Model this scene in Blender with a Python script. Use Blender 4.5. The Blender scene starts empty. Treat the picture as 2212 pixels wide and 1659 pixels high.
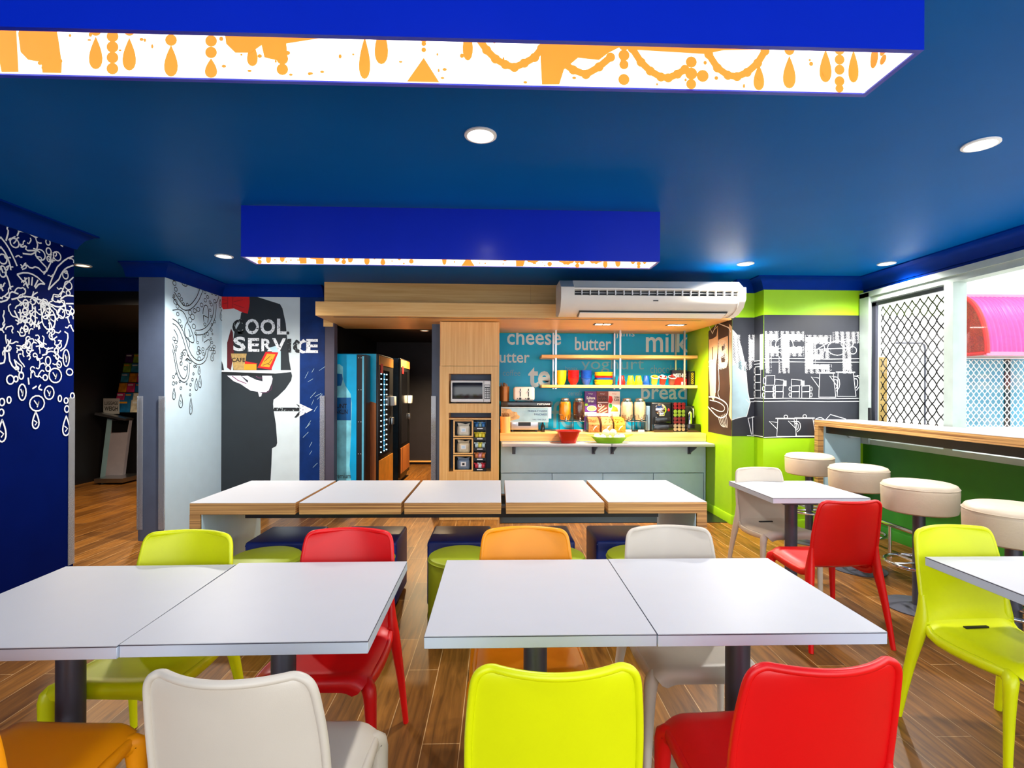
import bpy, bmesh, math, random
from mathutils import Vector, Matrix
S = bpy.context.scene
COL = S.collection
PI = math.pi
random.seed(7)

def lin(c):
    return tuple(((v/255)/12.92 if v/255 <= .04045 else ((v/255+.055)/1.055)**2.4) for v in c) + (1,)

# ------------------------------------------------------------------ camera, sky, sun, exposure
YAW, ROLL = math.atan(29/1110), .0035
cam = bpy.data.cameras.new('camera')
cam.sensor_width = 36
cam.lens = 36*1110/2212
cam.shift_y = 15.5/2212
cam.clip_start = .05
camo = bpy.data.objects.new('camera', cam)
COL.objects.link(camo)
camo.matrix_world = Matrix.Translation((0, 0, 1.46)) @ Matrix.Rotation(-YAW, 4, 'Z') @ Matrix.Rotation(PI/2, 4, 'X') @ Matrix.Rotation(ROLL, 4, 'Z')
S.camera = camo

W = bpy.data.worlds.new('world')
S.world = W
W.use_nodes = True
bg = W.node_tree.nodes['Background']
bg.inputs[0].default_value = (.93, .97, 1, 1)
bg.inputs[1].default_value = 2.0

sun = bpy.data.lights.new('sun', 'SUN')
sun.energy = .8
sun.angle = .03
sun.color = (1, .96, .9)
so = bpy.data.objects.new('sun', sun)
COL.objects.link(so)
so.rotation_euler = Vector((.25, .62, -1.0)).to_track_quat('-Z', 'Y').to_euler()

S.view_settings.view_transform = 'Standard'
S.view_settings.look = 'None'
S.view_settings.exposure = .8
S.view_settings.gamma = 1
S.view_settings.use_curve_mapping = False

def lamp(kind, loc, energy, color=(1, .93, .84), **k):
    l = bpy.data.lights.new(kind.lower()+'_light', kind)
    l.energy = energy
    l.color = color
    for a, b in k.items():
        setattr(l, a, b)
    o = bpy.data.objects.new(kind.lower()+'_light', l)
    COL.objects.link(o)
    o.location = loc
    return o

# ------------------------------------------------------------------ materials
def mat(name, rgb, rough=.5, metal=0, coat=0, var=.06, scale=8, stretch=(1, 1, 1), bump=0, bscale=200, emit=0, spec=.5, ecol=None, ior=1.5):
    m = bpy.data.materials.new(name)
    m.use_nodes = True
    nt = m.node_tree
    b = nt.nodes['Principled BSDF']
    c = lin(rgb)
    b.inputs['Roughness'].default_value = rough
    b.inputs['Metallic'].default_value = metal
    b.inputs['Coat Weight'].default_value = coat
    b.inputs['Coat Roughness'].default_value = .15
    b.inputs['Specular IOR Level'].default_value = spec
    b.inputs['IOR'].default_value = ior
    tc = nt.nodes.new('ShaderNodeTexCoord')
    mp = nt.nodes.new('ShaderNodeMapping')
    mp.inputs['Scale'].default_value = stretch
    nt.links.new(tc.outputs['Object'], mp.inputs[0])
    n = nt.nodes.new('ShaderNodeTexNoise')
    n.inputs['Scale'].default_value = scale
    n.inputs['Detail'].default_value = 4
    nt.links.new(mp.outputs[0], n.inputs['Vector'])
    r = nt.nodes.new('ShaderNodeValToRGB')
    r.color_ramp.elements[0].position = .3
    r.color_ramp.elements[1].position = .7
    r.color_ramp.elements[0].color = tuple(v*(1-var) for v in c[:3])+(1,)
    r.color_ramp.elements[1].color = tuple(min(1, v*(1+var)) for v in c[:3])+(1,)
    nt.links.new(n.outputs['Fac'], r.inputs[0])
    nt.links.new(r.outputs[0], b.inputs['Base Color'])
    if bump:
        n2 = nt.nodes.new('ShaderNodeTexNoise')
        n2.inputs['Scale'].default_value = bscale
        nt.links.new(mp.outputs[0], n2.inputs['Vector'])
        bp = nt.nodes.new('ShaderNodeBump')
        bp.inputs['Strength'].default_value = bump
        bp.inputs['Distance'].default_value = .002
        nt.links.new(n2.outputs['Fac'], bp.inputs['Height'])
        nt.links.new(bp.outputs[0], b.inputs['Normal'])
    if emit:
        b.inputs['Emission Color'].default_value = lin(ecol or rgb)
        b.inputs['Emission Strength'].default_value = emit
    return m

def wood(name, c1, c2, axis='x', rough=.4, fine=1.0, lines=False):
    m = bpy.data.materials.new(name)
    m.use_nodes = True
    nt = m.node_tree
    b = nt.nodes['Principled BSDF']
    b.inputs['Roughness'].default_value = rough
    tc = nt.nodes.new('ShaderNodeTexCoord')
    mp = nt.nodes.new('ShaderNodeMapping')
    s = {'x': (1.2, 40, 40), 'y': (40, 1.2, 40), 'z': (40, 40, 1.2), 'ply': (.6, .6, 110)}[axis]
    mp.inputs['Scale'].default_value = tuple(v*fine for v in s)
    nt.links.new(tc.outputs['Object'], mp.inputs[0])
    n = nt.nodes.new('ShaderNodeTexNoise')
    n.inputs['Scale'].default_value = 1.0
    n.inputs['Detail'].default_value = 6
    n.inputs['Roughness'].default_value = .65
    nt.links.new(mp.outputs[0], n.inputs['Vector'])
    r = nt.nodes.new('ShaderNodeValToRGB')
    r.color_ramp.elements[0].position = .35
    r.color_ramp.elements[1].position = .65
    r.color_ramp.elements[0].color = lin(c1)
    r.color_ramp.elements[1].color = lin(c2)
    nt.links.new(n.outputs['Fac'], r.inputs[0])
    nt.links.new(r.outputs[0], b.inputs['Base Color'])
    return m

def clear(name, tint=(255, 255, 255), gloss=.08, rough=.03, fres=1, milk=0):
    m = bpy.data.materials.new(name)
    m.use_nodes = True
    nt = m.node_tree
    nt.nodes.remove(nt.nodes['Principled BSDF'])
    out = nt.nodes['Material Output']
    t = nt.nodes.new('ShaderNodeBsdfTransparent')
    t.inputs[0].default_value = lin(tint)
    g = nt.nodes.new('ShaderNodeBsdfGlossy')
    g.inputs['Roughness'].default_value = rough
    f = nt.nodes.new('ShaderNodeFresnel')
    f.inputs[0].default_value = 1.3
    ad = nt.nodes.new('ShaderNodeMath')
    ad.operation = 'MULTIPLY_ADD'
    ad.inputs[1].default_value = fres
    ad.inputs[2].default_value = gloss
    nt.links.new(f.outputs[0], ad.inputs[0])
    mx = nt.nodes.new('ShaderNodeMixShader')
    nt.links.new(ad.outputs[0], mx.inputs[0])
    nt.links.new(t.outputs[0], mx.inputs[1])
    nt.links.new(g.outputs[0], mx.inputs[2])
    last = mx
    if milk:
        d = nt.nodes.new('ShaderNodeBsdfDiffuse')
        d.inputs[0].default_value = (.9, .92, .95, 1)
        m2 = nt.nodes.new('ShaderNodeMixShader')
        m2.inputs[0].default_value = milk
        nt.links.new(mx.outputs[0], m2.inputs[1])
        nt.links.new(d.outputs[0], m2.inputs[2])
        last = m2
    nt.links.new(last.outputs[0], out.inputs[0])
    return m

def speckle(name, rgb, thr=.5, scale=60, kind='noise'):
    """worn print: parts of the ink are missing"""
    m = mat(name, rgb, .6)
    nt = m.node_tree
    b = nt.nodes['Principled BSDF']
    tc = nt.nodes.new('ShaderNodeTexCoord')
    if kind == 'noise':
        n = nt.nodes.new('ShaderNodeTexNoise')
        n.inputs['Scale'].default_value = scale
        n.inputs['Detail'].default_value = 3
        src = n.outputs['Fac']
        nt.links.new(tc.outputs['Object'], n.inputs['Vector'])
    else:
        n = nt.nodes.new('ShaderNodeTexVoronoi')
        n.inputs['Scale'].default_value = scale
        n.inputs['Randomness'].default_value = .15
        src = n.outputs['Distance']
        mp = nt.nodes.new('ShaderNodeMapping')
        mp.inputs['Rotation'].default_value = (.2, .78, .3)
        nt.links.new(tc.outputs['Object'], mp.inputs[0])
        nt.links.new(mp.outputs[0], n.inputs['Vector'])
    g = nt.nodes.new('ShaderNodeMath')
    g.operation = 'LESS_THAN'
    g.inputs[1].default_value = thr
    nt.links.new(src, g.inputs[0])
    nt.links.new(g.outputs[0], b.inputs['Alpha'])
    return m

def floor_mat():
    m = bpy.data.materials.new('wood plank tiles')
    m.use_nodes = True
    nt = m.node_tree
    b = nt.nodes['Principled BSDF']
    b.inputs['Roughness'].default_value = .36
    b.inputs['Specular IOR Level'].default_value = .3
    tc = nt.nodes.new('ShaderNodeTexCoord')
    mp = nt.nodes.new('ShaderNodeMapping')
    mp.inputs['Rotation'].default_value = (0, 0, PI/2)
    nt.links.new(tc.outputs['Object'], mp.inputs[0])
    br = nt.nodes.new('ShaderNodeTexBrick')
    br.offset = .37
    br.inputs['Color1'].default_value = lin((156, 103, 42))
    br.inputs['Color2'].default_value = lin((114, 72, 28))
    br.inputs['Mortar'].default_value = lin((205, 168, 120))
    br.inputs['Scale'].default_value = 1
    br.inputs['Mortar Size'].default_value = .0016
    br.inputs['Brick Width'].default_value = .9
    br.inputs['Row Height'].default_value = .155
    nt.links.new(mp.outputs[0], br.inputs['Vector'])
    mp2 = nt.nodes.new('ShaderNodeMapping')
    mp2.inputs['Scale'].default_value = (26, 2.2, 1)
    nt.links.new(tc.outputs['Object'], mp2.inputs[0])
    n = nt.nodes.new('ShaderNodeTexNoise')
    n.inputs['Scale'].default_value = 1.5
    n.inputs['Detail'].default_value = 7
    n.inputs['Distortion'].default_value = .8
    nt.links.new(mp2.outputs[0], n.inputs['Vector'])
    r = nt.nodes.new('ShaderNodeValToRGB')
    r.color_ramp.elements[0].position = .3
    r.color_ramp.elements[1].position = .72
    r.color_ramp.elements[0].color = (.42, .38, .33, 1)
    r.color_ramp.elements[1].color = (1.15, 1.15, 1.1, 1)
    nt.links.new(n.outputs['Fac'], r.inputs[0])
    mx = nt.nodes.new('ShaderNodeMix')
    mx.data_type = 'RGBA'
    mx.blend_type = 'MULTIPLY'
    mx.inputs[0].default_value = 1
    nt.links.new(br.outputs['Color'], mx.inputs[6])
    nt.links.new(r.outputs[0], mx.inputs[7])
    nt.links.new(mx.outputs[2], b.inputs['Base Color'])
    return m

M = dict(
    ceiling=mat('ceiling blue paint', (0, 92, 168), .42, var=.04, scale=2, spec=.2, ior=1.18),
    shade=mat('vivid blue gloss panel', (0, 36, 188), .28, var=.02, coat=.2),
    cornice=mat('blue cornice paint', (0, 42, 132), .4, spec=.2, ior=1.2),
    navy=mat('navy wall paint', (0, 18, 86), .5, var=.1, scale=3, spec=.2, ior=1.18),
    dark=mat('black hall paint', (14, 14, 19), .5, var=.15),
    darkcor=mat('charcoal corridor paint', (34, 30, 40), .55, var=.15),
    colgrey=mat('slate grey column paint', (86, 98, 122), .55, bump=.3),
    jamb=mat('mauve grey jamb paint', (74, 68, 84), .55, bump=.2),
    jamb2=mat('blue grey jamb paint', (78, 92, 116), .5, bump=.2),
    palewall=mat('pale blue wall print', (200, 226, 240), .5, var=.02),
    palemural=mat('pale mural ground', (214, 226, 228), .5, var=.03),
    muralnavy=mat('scratched navy mural ground', (8, 44, 104), .5, var=.3, scale=6, spec=.2),
    suit=mat('charcoal mural ink', (28, 36, 42), .55, var=.12, scale=5),
    ink=mat('black mural ink', (12, 12, 16), .55),
    white_ink=mat('white mural ink', (244, 248, 250), .5, var=.02, emit=0),
    worn_white=speckle('worn white mural ink', (244, 246, 248), .62, 60),
    worn_black=speckle('worn black mural ink', (14, 18, 24), .62, 60),
    black_halftone=speckle('black halftone dots', (14, 16, 20), .40, 80, 'vor'),
    halftone=speckle('white halftone dots', (244, 246, 248), .42, 80, 'vor'),
    red_ink=mat('red mural ink', (222, 20, 24), .5),
    dred_ink=mat('dark red mural ink', (96, 14, 24), .5),
    amber=mat('amber mural ink', (248, 166, 30), .5),
    kraft=mat('kraft mural ink', (196, 160, 96), .5, var=.2, scale=40),
    paleblue_ink=mat('pale blue mural ink', (192, 226, 234), .5, var=.08),
    skin_ink=mat('pale hand mural ink', (236, 226, 240), .5, var=.03),
    plum_ink=mat('plum shadow mural ink', (120, 50, 92), .5),
    muralblack=mat('blackboard mural ground', (36, 39, 48), .5, var=.2, scale=3),
    brown_ink=mat('sepia mural ground', (52, 32, 24), .5, var=.25, scale=6),
    sepia=mat('sepia highlight ink', (232, 200, 158), .5, var=.1, scale=9),
    lime=mat('lime wall paint', (160, 214, 2), .5, var=.03, bump=.15),
    green=mat('dark green wall surface', (44, 122, 20), .5, var=.06, bump=.15),  # window wall and its skirting, a darker green than the lime walls
    oak=wood('pale oak veneer', (236, 176, 98), (252, 204, 130), 'x'),
    oakv=wood('pale oak veneer upright', (232, 170, 92), (250, 200, 126), 'z'),
    oaky=wood('pale oak veneer deep', (226, 166, 92), (244, 192, 122), 'y'),
    ply=wood('plywood edge', (112, 62, 26), (246, 192, 118), 'ply', .5),
    plyv=wood('plywood edge upright', (146, 84, 36), (236, 176, 100), 'ply', .5),
    lam=mat('white laminate', (200, 201, 206), .42, var=.01, spec=.35),
    lamedge=mat('white laminate edging', (200, 211, 226), .3, var=.02),
    bluegrey=mat('blue grey laminate', (198, 230, 244), .45, var=.03),
    splash=mat('teal glass splashback', (0, 172, 224), .22, var=.04, spec=.2),
    splash_ink=mat('frosted white lettering', (206, 226, 232), .4, var=.02),
    splash_dim=mat('faint pale blue lettering', (104, 172, 200), .4, var=.02),
    steel=mat('brushed steel', (190, 192, 196), .28, 1),
    darksteel=mat('dark steel', (84, 86, 100), .42, .5),
    chrome=mat('chrome', (225, 228, 232), .1, 1),
    black=mat('black plastic', (16, 17, 20), .35),
    blackgloss=mat('black gloss', (10, 11, 14), .12, coat=.4),
    white=mat('white plastic', (240, 240, 238), .35, var=.01),
    cream=mat('cream plastic casing', (228, 222, 210), .4, var=.02),
    vinyl=mat('cream vinyl upholstery', (216, 198, 172), .45, var=.04, bump=.3, bscale=90),
    bluevinyl=mat('navy vinyl upholstery', (34, 54, 132), .38, var=.1),
    olive=mat('lime vinyl upholstery', (158, 170, 30), .5, var=.06),
    cy=mat('lime yellow plastic', (226, 234, 0), .38, var=.02, bump=.07, bscale=420),
    cr=mat('red plastic', (226, 4, 10), .38, var=.02, bump=.07, bscale=420),
    co=mat('orange plastic', (255, 158, 0), .38, var=.02, bump=.07, bscale=420),
    cb=mat('beige plastic', (212, 202, 186), .38, var=.02, bump=.07, bscale=420),
    yellow=mat('yellow melamine', (248, 210, 20), .3), red=mat('red melamine', (214, 20, 24), .3), blue=mat('blue melamine', (14, 84, 190), .3),
    glass=clear('clear glass', gloss=.04, fres=0), acrylic=clear('clear acrylic', (236, 240, 246), .06, .1, milk=.2), tub=clear('clear plastic tub', (252, 250, 246), .03, .12, fres=.5),
    alu=mat('pale aluminium', (178, 192, 184), .45, .2),
    panel=mat('backlit white panel', (255, 250, 244), .6, emit=.62, var=.02),
    panelink=mat('backlit amber silhouette', (236, 124, 4), .6, emit=.22, var=.03, ecol=(255, 122, 0)),
    floor=floor_mat(),
    egg=mat('white bread crust', (244, 240, 230), .7, var=.05, scale=30),
    limebowl=mat('lime green melamine', (150, 208, 30), .3),
    redbowl=mat('translucent red plastic', (206, 34, 12), .2, coat=.3),
    brick=mat('white painted masonry', (212, 210, 204), .8, spec=.1),
)

# ------------------------------------------------------------------ mesh tools
class MB:
    def __init__(s):
        s.v = []; s.f = []; s.mi = []; s.cur = 0
    def add(s, vs, fs):
        n = len(s.v)
        s.v += [tuple(v) for v in vs]
        for f in fs:
            s.f.append([i+n for i in f]); s.mi.append(s.cur)
        return s
    def box(s, x0, x1, y0, y1, z0, z1):
        return s.add([(x0,y0,z0),(x1,y0,z0),(x1,y1,z0),(x0,y1,z0),(x0,y0,z1),(x1,y0,z1),(x1,y1,z1),(x0,y1,z1)],
                     [(0,3,2,1),(4,5,6,7),(0,1,5,4),(1,2,6,5),(2,3,7,6),(3,0,4,7)])
    def rbox(s, x0, x1, y0, y1, z0, z1, r=.01, seg=3):
        bm = bmesh.new()
        bmesh.ops.create_cube(bm, size=1)
        for v in bm.verts:
            v.co = ((x0+x1)/2+v.co.x*(x1-x0), (y0+y1)/2+v.co.y*(y1-y0), (z0+z1)/2+v.co.z*(z1-z0))
        bmesh.ops.bevel(bm, geom=bm.edges[:], offset=r, segments=seg, affect='EDGES', profile=.5)
        return s.bm(bm)
    def bm(s, bm):
        bm.verts.ensure_lookup_table(); bm.verts.index_update()
        s.add([v.co[:] for v in bm.verts], [[v.index for v in f.verts] for f in bm.faces])
        bm.free()
        return s
    def lathe(s, prof, n=32, c=(0, 0, 0), cap=True):
        """profile of (radius, z) turned about the vertical axis"""
        vs, fs = [], []
        for r, z in prof:
            for i in range(n):
                a = 2*PI*i/n
                vs.append((c[0]+r*math.cos(a), c[1]+r*math.sin(a), c[2]+z))
        for j in range(len(prof)-1):
            for i in range(n):
                k = (i+1) % n
                fs.append((j*n+i, j*n+k, (j+1)*n+k, (j+1)*n+i))
        if cap:
            fs.append(tuple(range(n))[::-1])
            fs.append(tuple((len(prof)-1)*n+i for i in range(n)))
        return s.add(vs, fs)
    def tube(s, pts, rad, n=10, closed=False, flat=None, cap=True):
        """round (or flat = (a, b) factors) tube along points; rad a number or one per point"""
        P = [Vector(p) for p in pts]
        m = len(P)
        R = rad if isinstance(rad, (list, tuple)) else [rad]*m
        vs, fs = [], []
        up = None
        for i in range(m):
            if closed: t = P[(i+1) % m]-P[i-1]
            else: t = P[min(i+1, m-1)]-P[max(i-1, 0)]
            t.normalize()
            if up is None:
                up = Vector((0, 0, 1)) if abs(t.z) < .9 else Vector((0, 1, 0))
            a = t.cross(up)
            if a.length < 1e-6: a = t.orthogonal()
            a.normalize(); b = a.cross(t).normalized(); up = b
            fa, fb = flat or (1, 1)
            for k in range(n):
                q = 2*PI*k/n
                vs.append(P[i]+a*math.cos(q)*R[i]*fa+b*math.sin(q)*R[i]*fb)
        for i in range(m if closed else m-1):
            j = (i+1) % m
            for k in range(n):
                l = (k+1) % n
                fs.append((i*n+k, i*n+l, j*n+l, j*n+k))
        if not closed and cap:
            fs.append(tuple(range(n))[::-1]); fs.append(tuple((m-1)*n+k for k in range(n)))
        return s.add(vs, fs)
    def prism(s, poly, axis, a, b):
        """polygon of 2-D points pushed along an axis from a to b"""
        def p(q, t):
            return {'x': (t, q[0], q[1]), 'y': (q[0], t, q[1]), 'z': (q[0], q[1], t)}[axis]
        n = len(poly)
        return s.add([p(q, a) for q in poly]+[p(q, b) for q in poly],
                     [tuple(range(n))[::-1], tuple(range(n, 2*n))]+[(i, (i+1) % n, n+(i+1) % n, n+i) for i in range(n)])
    def ball(s, c, rx, ry=None, rz=None, n=14):
        ry = ry or rx; rz = rz or rx
        bm = bmesh.new()
        bmesh.ops.create_uvsphere(bm, u_segments=n, v_segments=max(6, n//2+1), radius=1)
        for v in bm.verts:
            v.co = (c[0]+v.co.x*rx, c[1]+v.co.y*ry, c[2]+v.co.z*rz)
        return s.bm(bm)
    def build(s, name, mats, parent=None, label=None, loc=None, rot=None, sharp=.7, kind=None):
        me = bpy.data.meshes.new(name)
        me.from_pydata(s.v, [], s.f)
        bm = bmesh.new(); bm.from_mesh(me)
        bmesh.ops.recalc_face_normals(bm, faces=bm.faces[:])
        bm.to_mesh(me); bm.free()
        for m in (mats if isinstance(mats, (list, tuple)) else [mats]):
            me.materials.append(M[m] if isinstance(m, str) else m)
        if any(s.mi) and len(me.polygons) == len(s.mi):
            me.polygons.foreach_set('material_index', s.mi)
        me.polygons.foreach_set('use_smooth', [True]*len(me.polygons))
        me.set_sharp_from_angle(angle=sharp)
        o = bpy.data.objects.new(name, me)
        COL.objects.link(o)
        if parent: o.parent = parent
        if label: o['label'] = label
        if loc: o.location = loc
        if rot: o.rotation_euler = rot
        if kind: o['kind'] = kind
        return o

def tag(o, label, cat, group=None):
    o['label'] = label; o['category'] = cat
    if group: o['group'] = group
    return o
def thing(name, label, cat, loc=(0, 0, 0), rz=0, group=None):
    o = bpy.data.objects.new(name, None)
    o.empty_display_size = .1
    COL.objects.link(o)
    o.location = loc; o.rotation_euler = (0, 0, rz)
    return tag(o, label, cat, group)
def dup(root, loc=None, rz=None, label=None, group=None, swap=None):
    def cp(o, par):
        c = o.copy(); COL.objects.link(c)
        if par: c.parent = par
        if swap and c.type == 'MESH' and c.material_slots and c.material_slots[0].material in swap:
            nm = swap[c.material_slots[0].material]
            c.material_slots[0].link = 'OBJECT'
            c.material_slots[0].material = nm
        for ch in list(o.children): cp(ch, c)
        return c
    r = cp(root, None)
    if loc is not None: r.location = loc
    if rz is not None: r.rotation_euler = (0, 0, rz)
    if label: r['label'] = label
    if group: r['group'] = group
    return r
def struct(o):
    o['kind'] = 'structure'
    return o
def box(name, m, x0, x1, y0, y1, z0, z1, parent=None):
    o = MB().box(x0, x1, y0, y1, z0, z1).build(name, m, parent)
    return o
def sbox(name, m, *a): return struct(box(name, m, *a))

def txt(s, bold=.0):
    """letters as flat 2-D verts and faces with their bounding box"""
    cu = bpy.data.curves.new('t', 'FONT'); cu.body = s; cu.size = 1; cu.offset = bold; cu.resolution_u = 3
    ob = bpy.data.objects.new('t', cu); COL.objects.link(ob)
    dg = bpy.context.evaluated_depsgraph_get(); dg.update()
    me = bpy.data.meshes.new_from_object(ob.evaluated_get(dg))
    vs = [v.co[:2] for v in me.vertices]; fs = [list(p.vertices) for p in me.polygons]
    bpy.data.objects.remove(ob); bpy.data.curves.remove(cu); bpy.data.meshes.remove(me)
    return vs, fs

class Art:
    """flat print on a surface: o + u*a + v*b, lifted off it along n"""
    def __init__(s, o, u, v, n):
        s.o, s.u, s.v, s.n = Vector(o), Vector(u), Vector(v), Vector(n).normalized(); s.mb = MB(); s.l = .002
    def p(s, q): return s.o+s.u*q[0]+s.v*q[1]+s.n*s.l
    def layer(s, l): s.l = l; return s
    def poly(s, pts):
        s.l += 6e-6
        s.mb.add([s.p(q) for q in pts], [tuple(range(len(pts)))]); return s
    def rect(s, x0, y0, x1, y1): return s.poly([(x0, y0), (x1, y0), (x1, y1), (x0, y1)])
    def line(s, pts, w, closed=False, smooth=0):
        s.l += 6e-6
        P = [Vector(q[:2]) for q in pts]
        for _ in range(smooth):
            Q = [] if closed else [P[0]]
            for i in range(len(P) if closed else len(P)-1):
                a, b = P[i], P[(i+1) % len(P)]
                Q += [a*.75+b*.25, a*.25+b*.75]
            if not closed: Q.append(P[-1])
            P = Q
        m = len(P); vs, fs = [], []
        for i in range(m):
            t = (P[(i+1) % m]-P[i-1]) if closed else (P[min(i+1, m-1)]-P[max(i-1, 0)])
            if t.length < 1e-9: t = Vector((1, 0))
            t.normalize(); d = Vector((-t.y, t.x))*w/2
            vs += [s.p(P[i]+d), s.p(P[i]-d)]
        for i in range(m if closed else m-1):
            j = (i+1) % m
            fs.append((2*i, 2*i+1, 2*j+1, 2*j))
        s.mb.add(vs, fs); return s
    def ring(s, x, y, rx, ry, w, n=16):
        return s.line([(x+rx*math.cos(2*PI*i/n), y+ry*math.sin(2*PI*i/n)) for i in range(n)], w, True)
    def disc(s, x, y, rx, ry=None, n=16):
        ry = ry or rx
        return s.poly([(x+rx*math.cos(2*PI*i/n), y+ry*math.sin(2*PI*i/n)) for i in range(n)])
    def drop(s, x, ytip, ybot, w, fill=True, lw=0):
        h = ybot-ytip; P = []
        for i in range(20):
            a = 2*PI*i/20
            P.append((x+w/2*math.sin(a)*abs(math.sin(a/2))**1.2, ytip+h/2*(1-math.cos(a))))
        return s.poly(P) if fill else s.line(P, lw, True)
    def text(s, string, x0, y0, x1, y1, bold=0):
        """letters fitted into a rectangle; y0 is the top edge, y1 the bottom edge"""
        vs, fs = txt(string, bold)
        ax, bx = min(v[0] for v in vs), max(v[0] for v in vs); ay, by = min(v[1] for v in vs), max(v[1] for v in vs)
        s.mb.add([s.p((x0+(v[0]-ax)/(bx-ax)*(x1-x0), y1+(v[1]-ay)/(by-ay)*(y0-y1))) for v in vs], fs); return s
    def build(s, name, m, parent=None, label=None):
        o = s.mb.build(name, m, parent, label); s.mb = MB(); return o

def sweep(path, prof, closed=False):
    """profile of (offset, z) swept along a plan path with mitred corners; offset goes to the left of travel"""
    mb = MB(); P = [Vector(p) for p in path]; m = len(P); vs = []
    for i in range(m):
        a = (P[i]-P[i-1]).normalized() if i else (P[1]-P[0]).normalized()
        b = (P[i+1]-P[i]).normalized() if i < m-1 else a
        na, nb = Vector((-a.y, a.x)), Vector((-b.y, b.x))
        k = (na+nb)/max(.2, 1+na.dot(nb))
        vs += [(P[i].x+k.x*d, P[i].y+k.y*d, z) for d, z in prof]
    n = len(prof)
    fs = [(i*n+j, i*n+(j+1) % n, (i+1)*n+(j+1) % n, (i+1)*n+j) for i in range(m-1) for j in range(n)]
    fs += [tuple(range(n)), tuple((m-1)*n+j for j in range(n))[::-1]]
    return mb.add(vs, fs)

# ------------------------------------------------------------------ the room
CE = 2.68
sbox('floor', 'floor', -7, 4.05, -2.6, 10.5, -.1, 0)
sbox('ceiling', 'ceiling', -7, 4.05, -2.6, 6.95, CE, CE+.1)
wl = sbox('wall_left', 'navy', -3.42, -3.3, -2.6, 4.08, 0, CE)
wc = sbox('wall_column', 'colgrey', -3.48, -3.235, 5.06, 6.08, 0, CE)
wp = sbox('wall_chandelier_side', 'palewall', -3.235, -3.23, 5.062, 6.08, 0, CE)
wm = sbox('wall_back_left', 'muralnavy', -3.48, -2.04, 6.08, 6.2, 0, CE)
sbox('wall_door_jamb_left', 'jamb', -2.04, -1.93, 6.085, 6.2, 0, CE)
sbox('wall_door_jamb_right', 'jamb2', -.79, .0, 6.1, 6.22, 0, CE)
sbox('wall_header', 'dark', -1.93, -.79, 6.16, 6.22, 2.42, CE)
sbox('wall_recess_left', 'darkcor', -.08, .0, 6.22, 6.95, 0, CE)
sbox('wall_back', 'lime', -.08, 2.7, 6.95, 7.05, 0, CE)
ws = sbox('wall_recess_right', 'lime', 2.573, 2.84, 5.6, 6.95, 0, CE)
wg = sbox('wall_mural', 'lime', 2.82, 4.05, 5.4, 5.6, 0, CE)
sbox('wall_hall_left', 'dark', -6.55, -6.45, 2.5, 8.95, 0, CE)
sbox('wall_hall_back', 'dark', -6.45, -2.5, 8.9, 9, 0, CE)
sbox('wall_hall_front', 'dark', -6.45, -3.42, 2.5, 2.6, 0, CE)
sbox('wall_hall_header', 'dark', -6.45, -3.48, 5.8, 5.9, 2.4, CE)
sbox('ceiling_hall', 'dark', -6.45, -3.48, 5.9, 8.9, 2.4, 2.5)
sbox('wall_corridor_left', 'dark', -2.52, -2.42, 6.2, 10.3, 0, 2.5)
sbox('wall_corridor_right', 'darkcor', -.78, -.68, 6.22, 10.3, 0, 2.5)
sbox('wall_corridor_back', 'darkcor', -2.5, -.7, 10.25, 10.35, 0, 2.5)
sbox('ceiling_corridor', 'dark', -2.42, -.78, 6.22, 10.3, 2.42, 2.5)
sbox('baseboard_corridor', 'oak', -2.42, -.78, 10.21, 10.25, .05, .075)
sbox('trim_1', 'black', .02, 2.56, 5.67, 6.95, .001, .006)
# window wall: below, above and behind the glass
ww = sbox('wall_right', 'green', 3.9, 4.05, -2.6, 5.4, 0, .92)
sbox('wall_right_head', 'cornice', 3.9, 4.05, -2.6, 5.4, 2.48, CE)
# cornices
CP = [(0, CE-.13), (.012, CE-.13), (.022, CE-.1), (.045, CE-.055), (.085, CE-.02), (.11, CE-.012), (.11, CE), (0, CE)]
struct(sweep([(-3.42, 4.08), (-3.3, 4.08), (-3.3, -2.6)], CP).build('trim_2', 'cornice'))
struct(sweep([(-2.05, 6.08), (-3.23, 6.08), (-3.23, 5.06), (-3.6, 5.06)][::1], [(d, z) for d, z in CP]).build('trim_3', 'cornice'))
struct(sweep([(-3.48, 5.8), (-6.45, 5.8)], CP).build('trim_4', 'cornice'))
struct(sweep([(3.9, -2.6), (3.9, 5.4), (2.82, 5.4), (2.82, 5.6), (2.573, 5.6)], CP).build('trim_5', 'cornice'))
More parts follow.
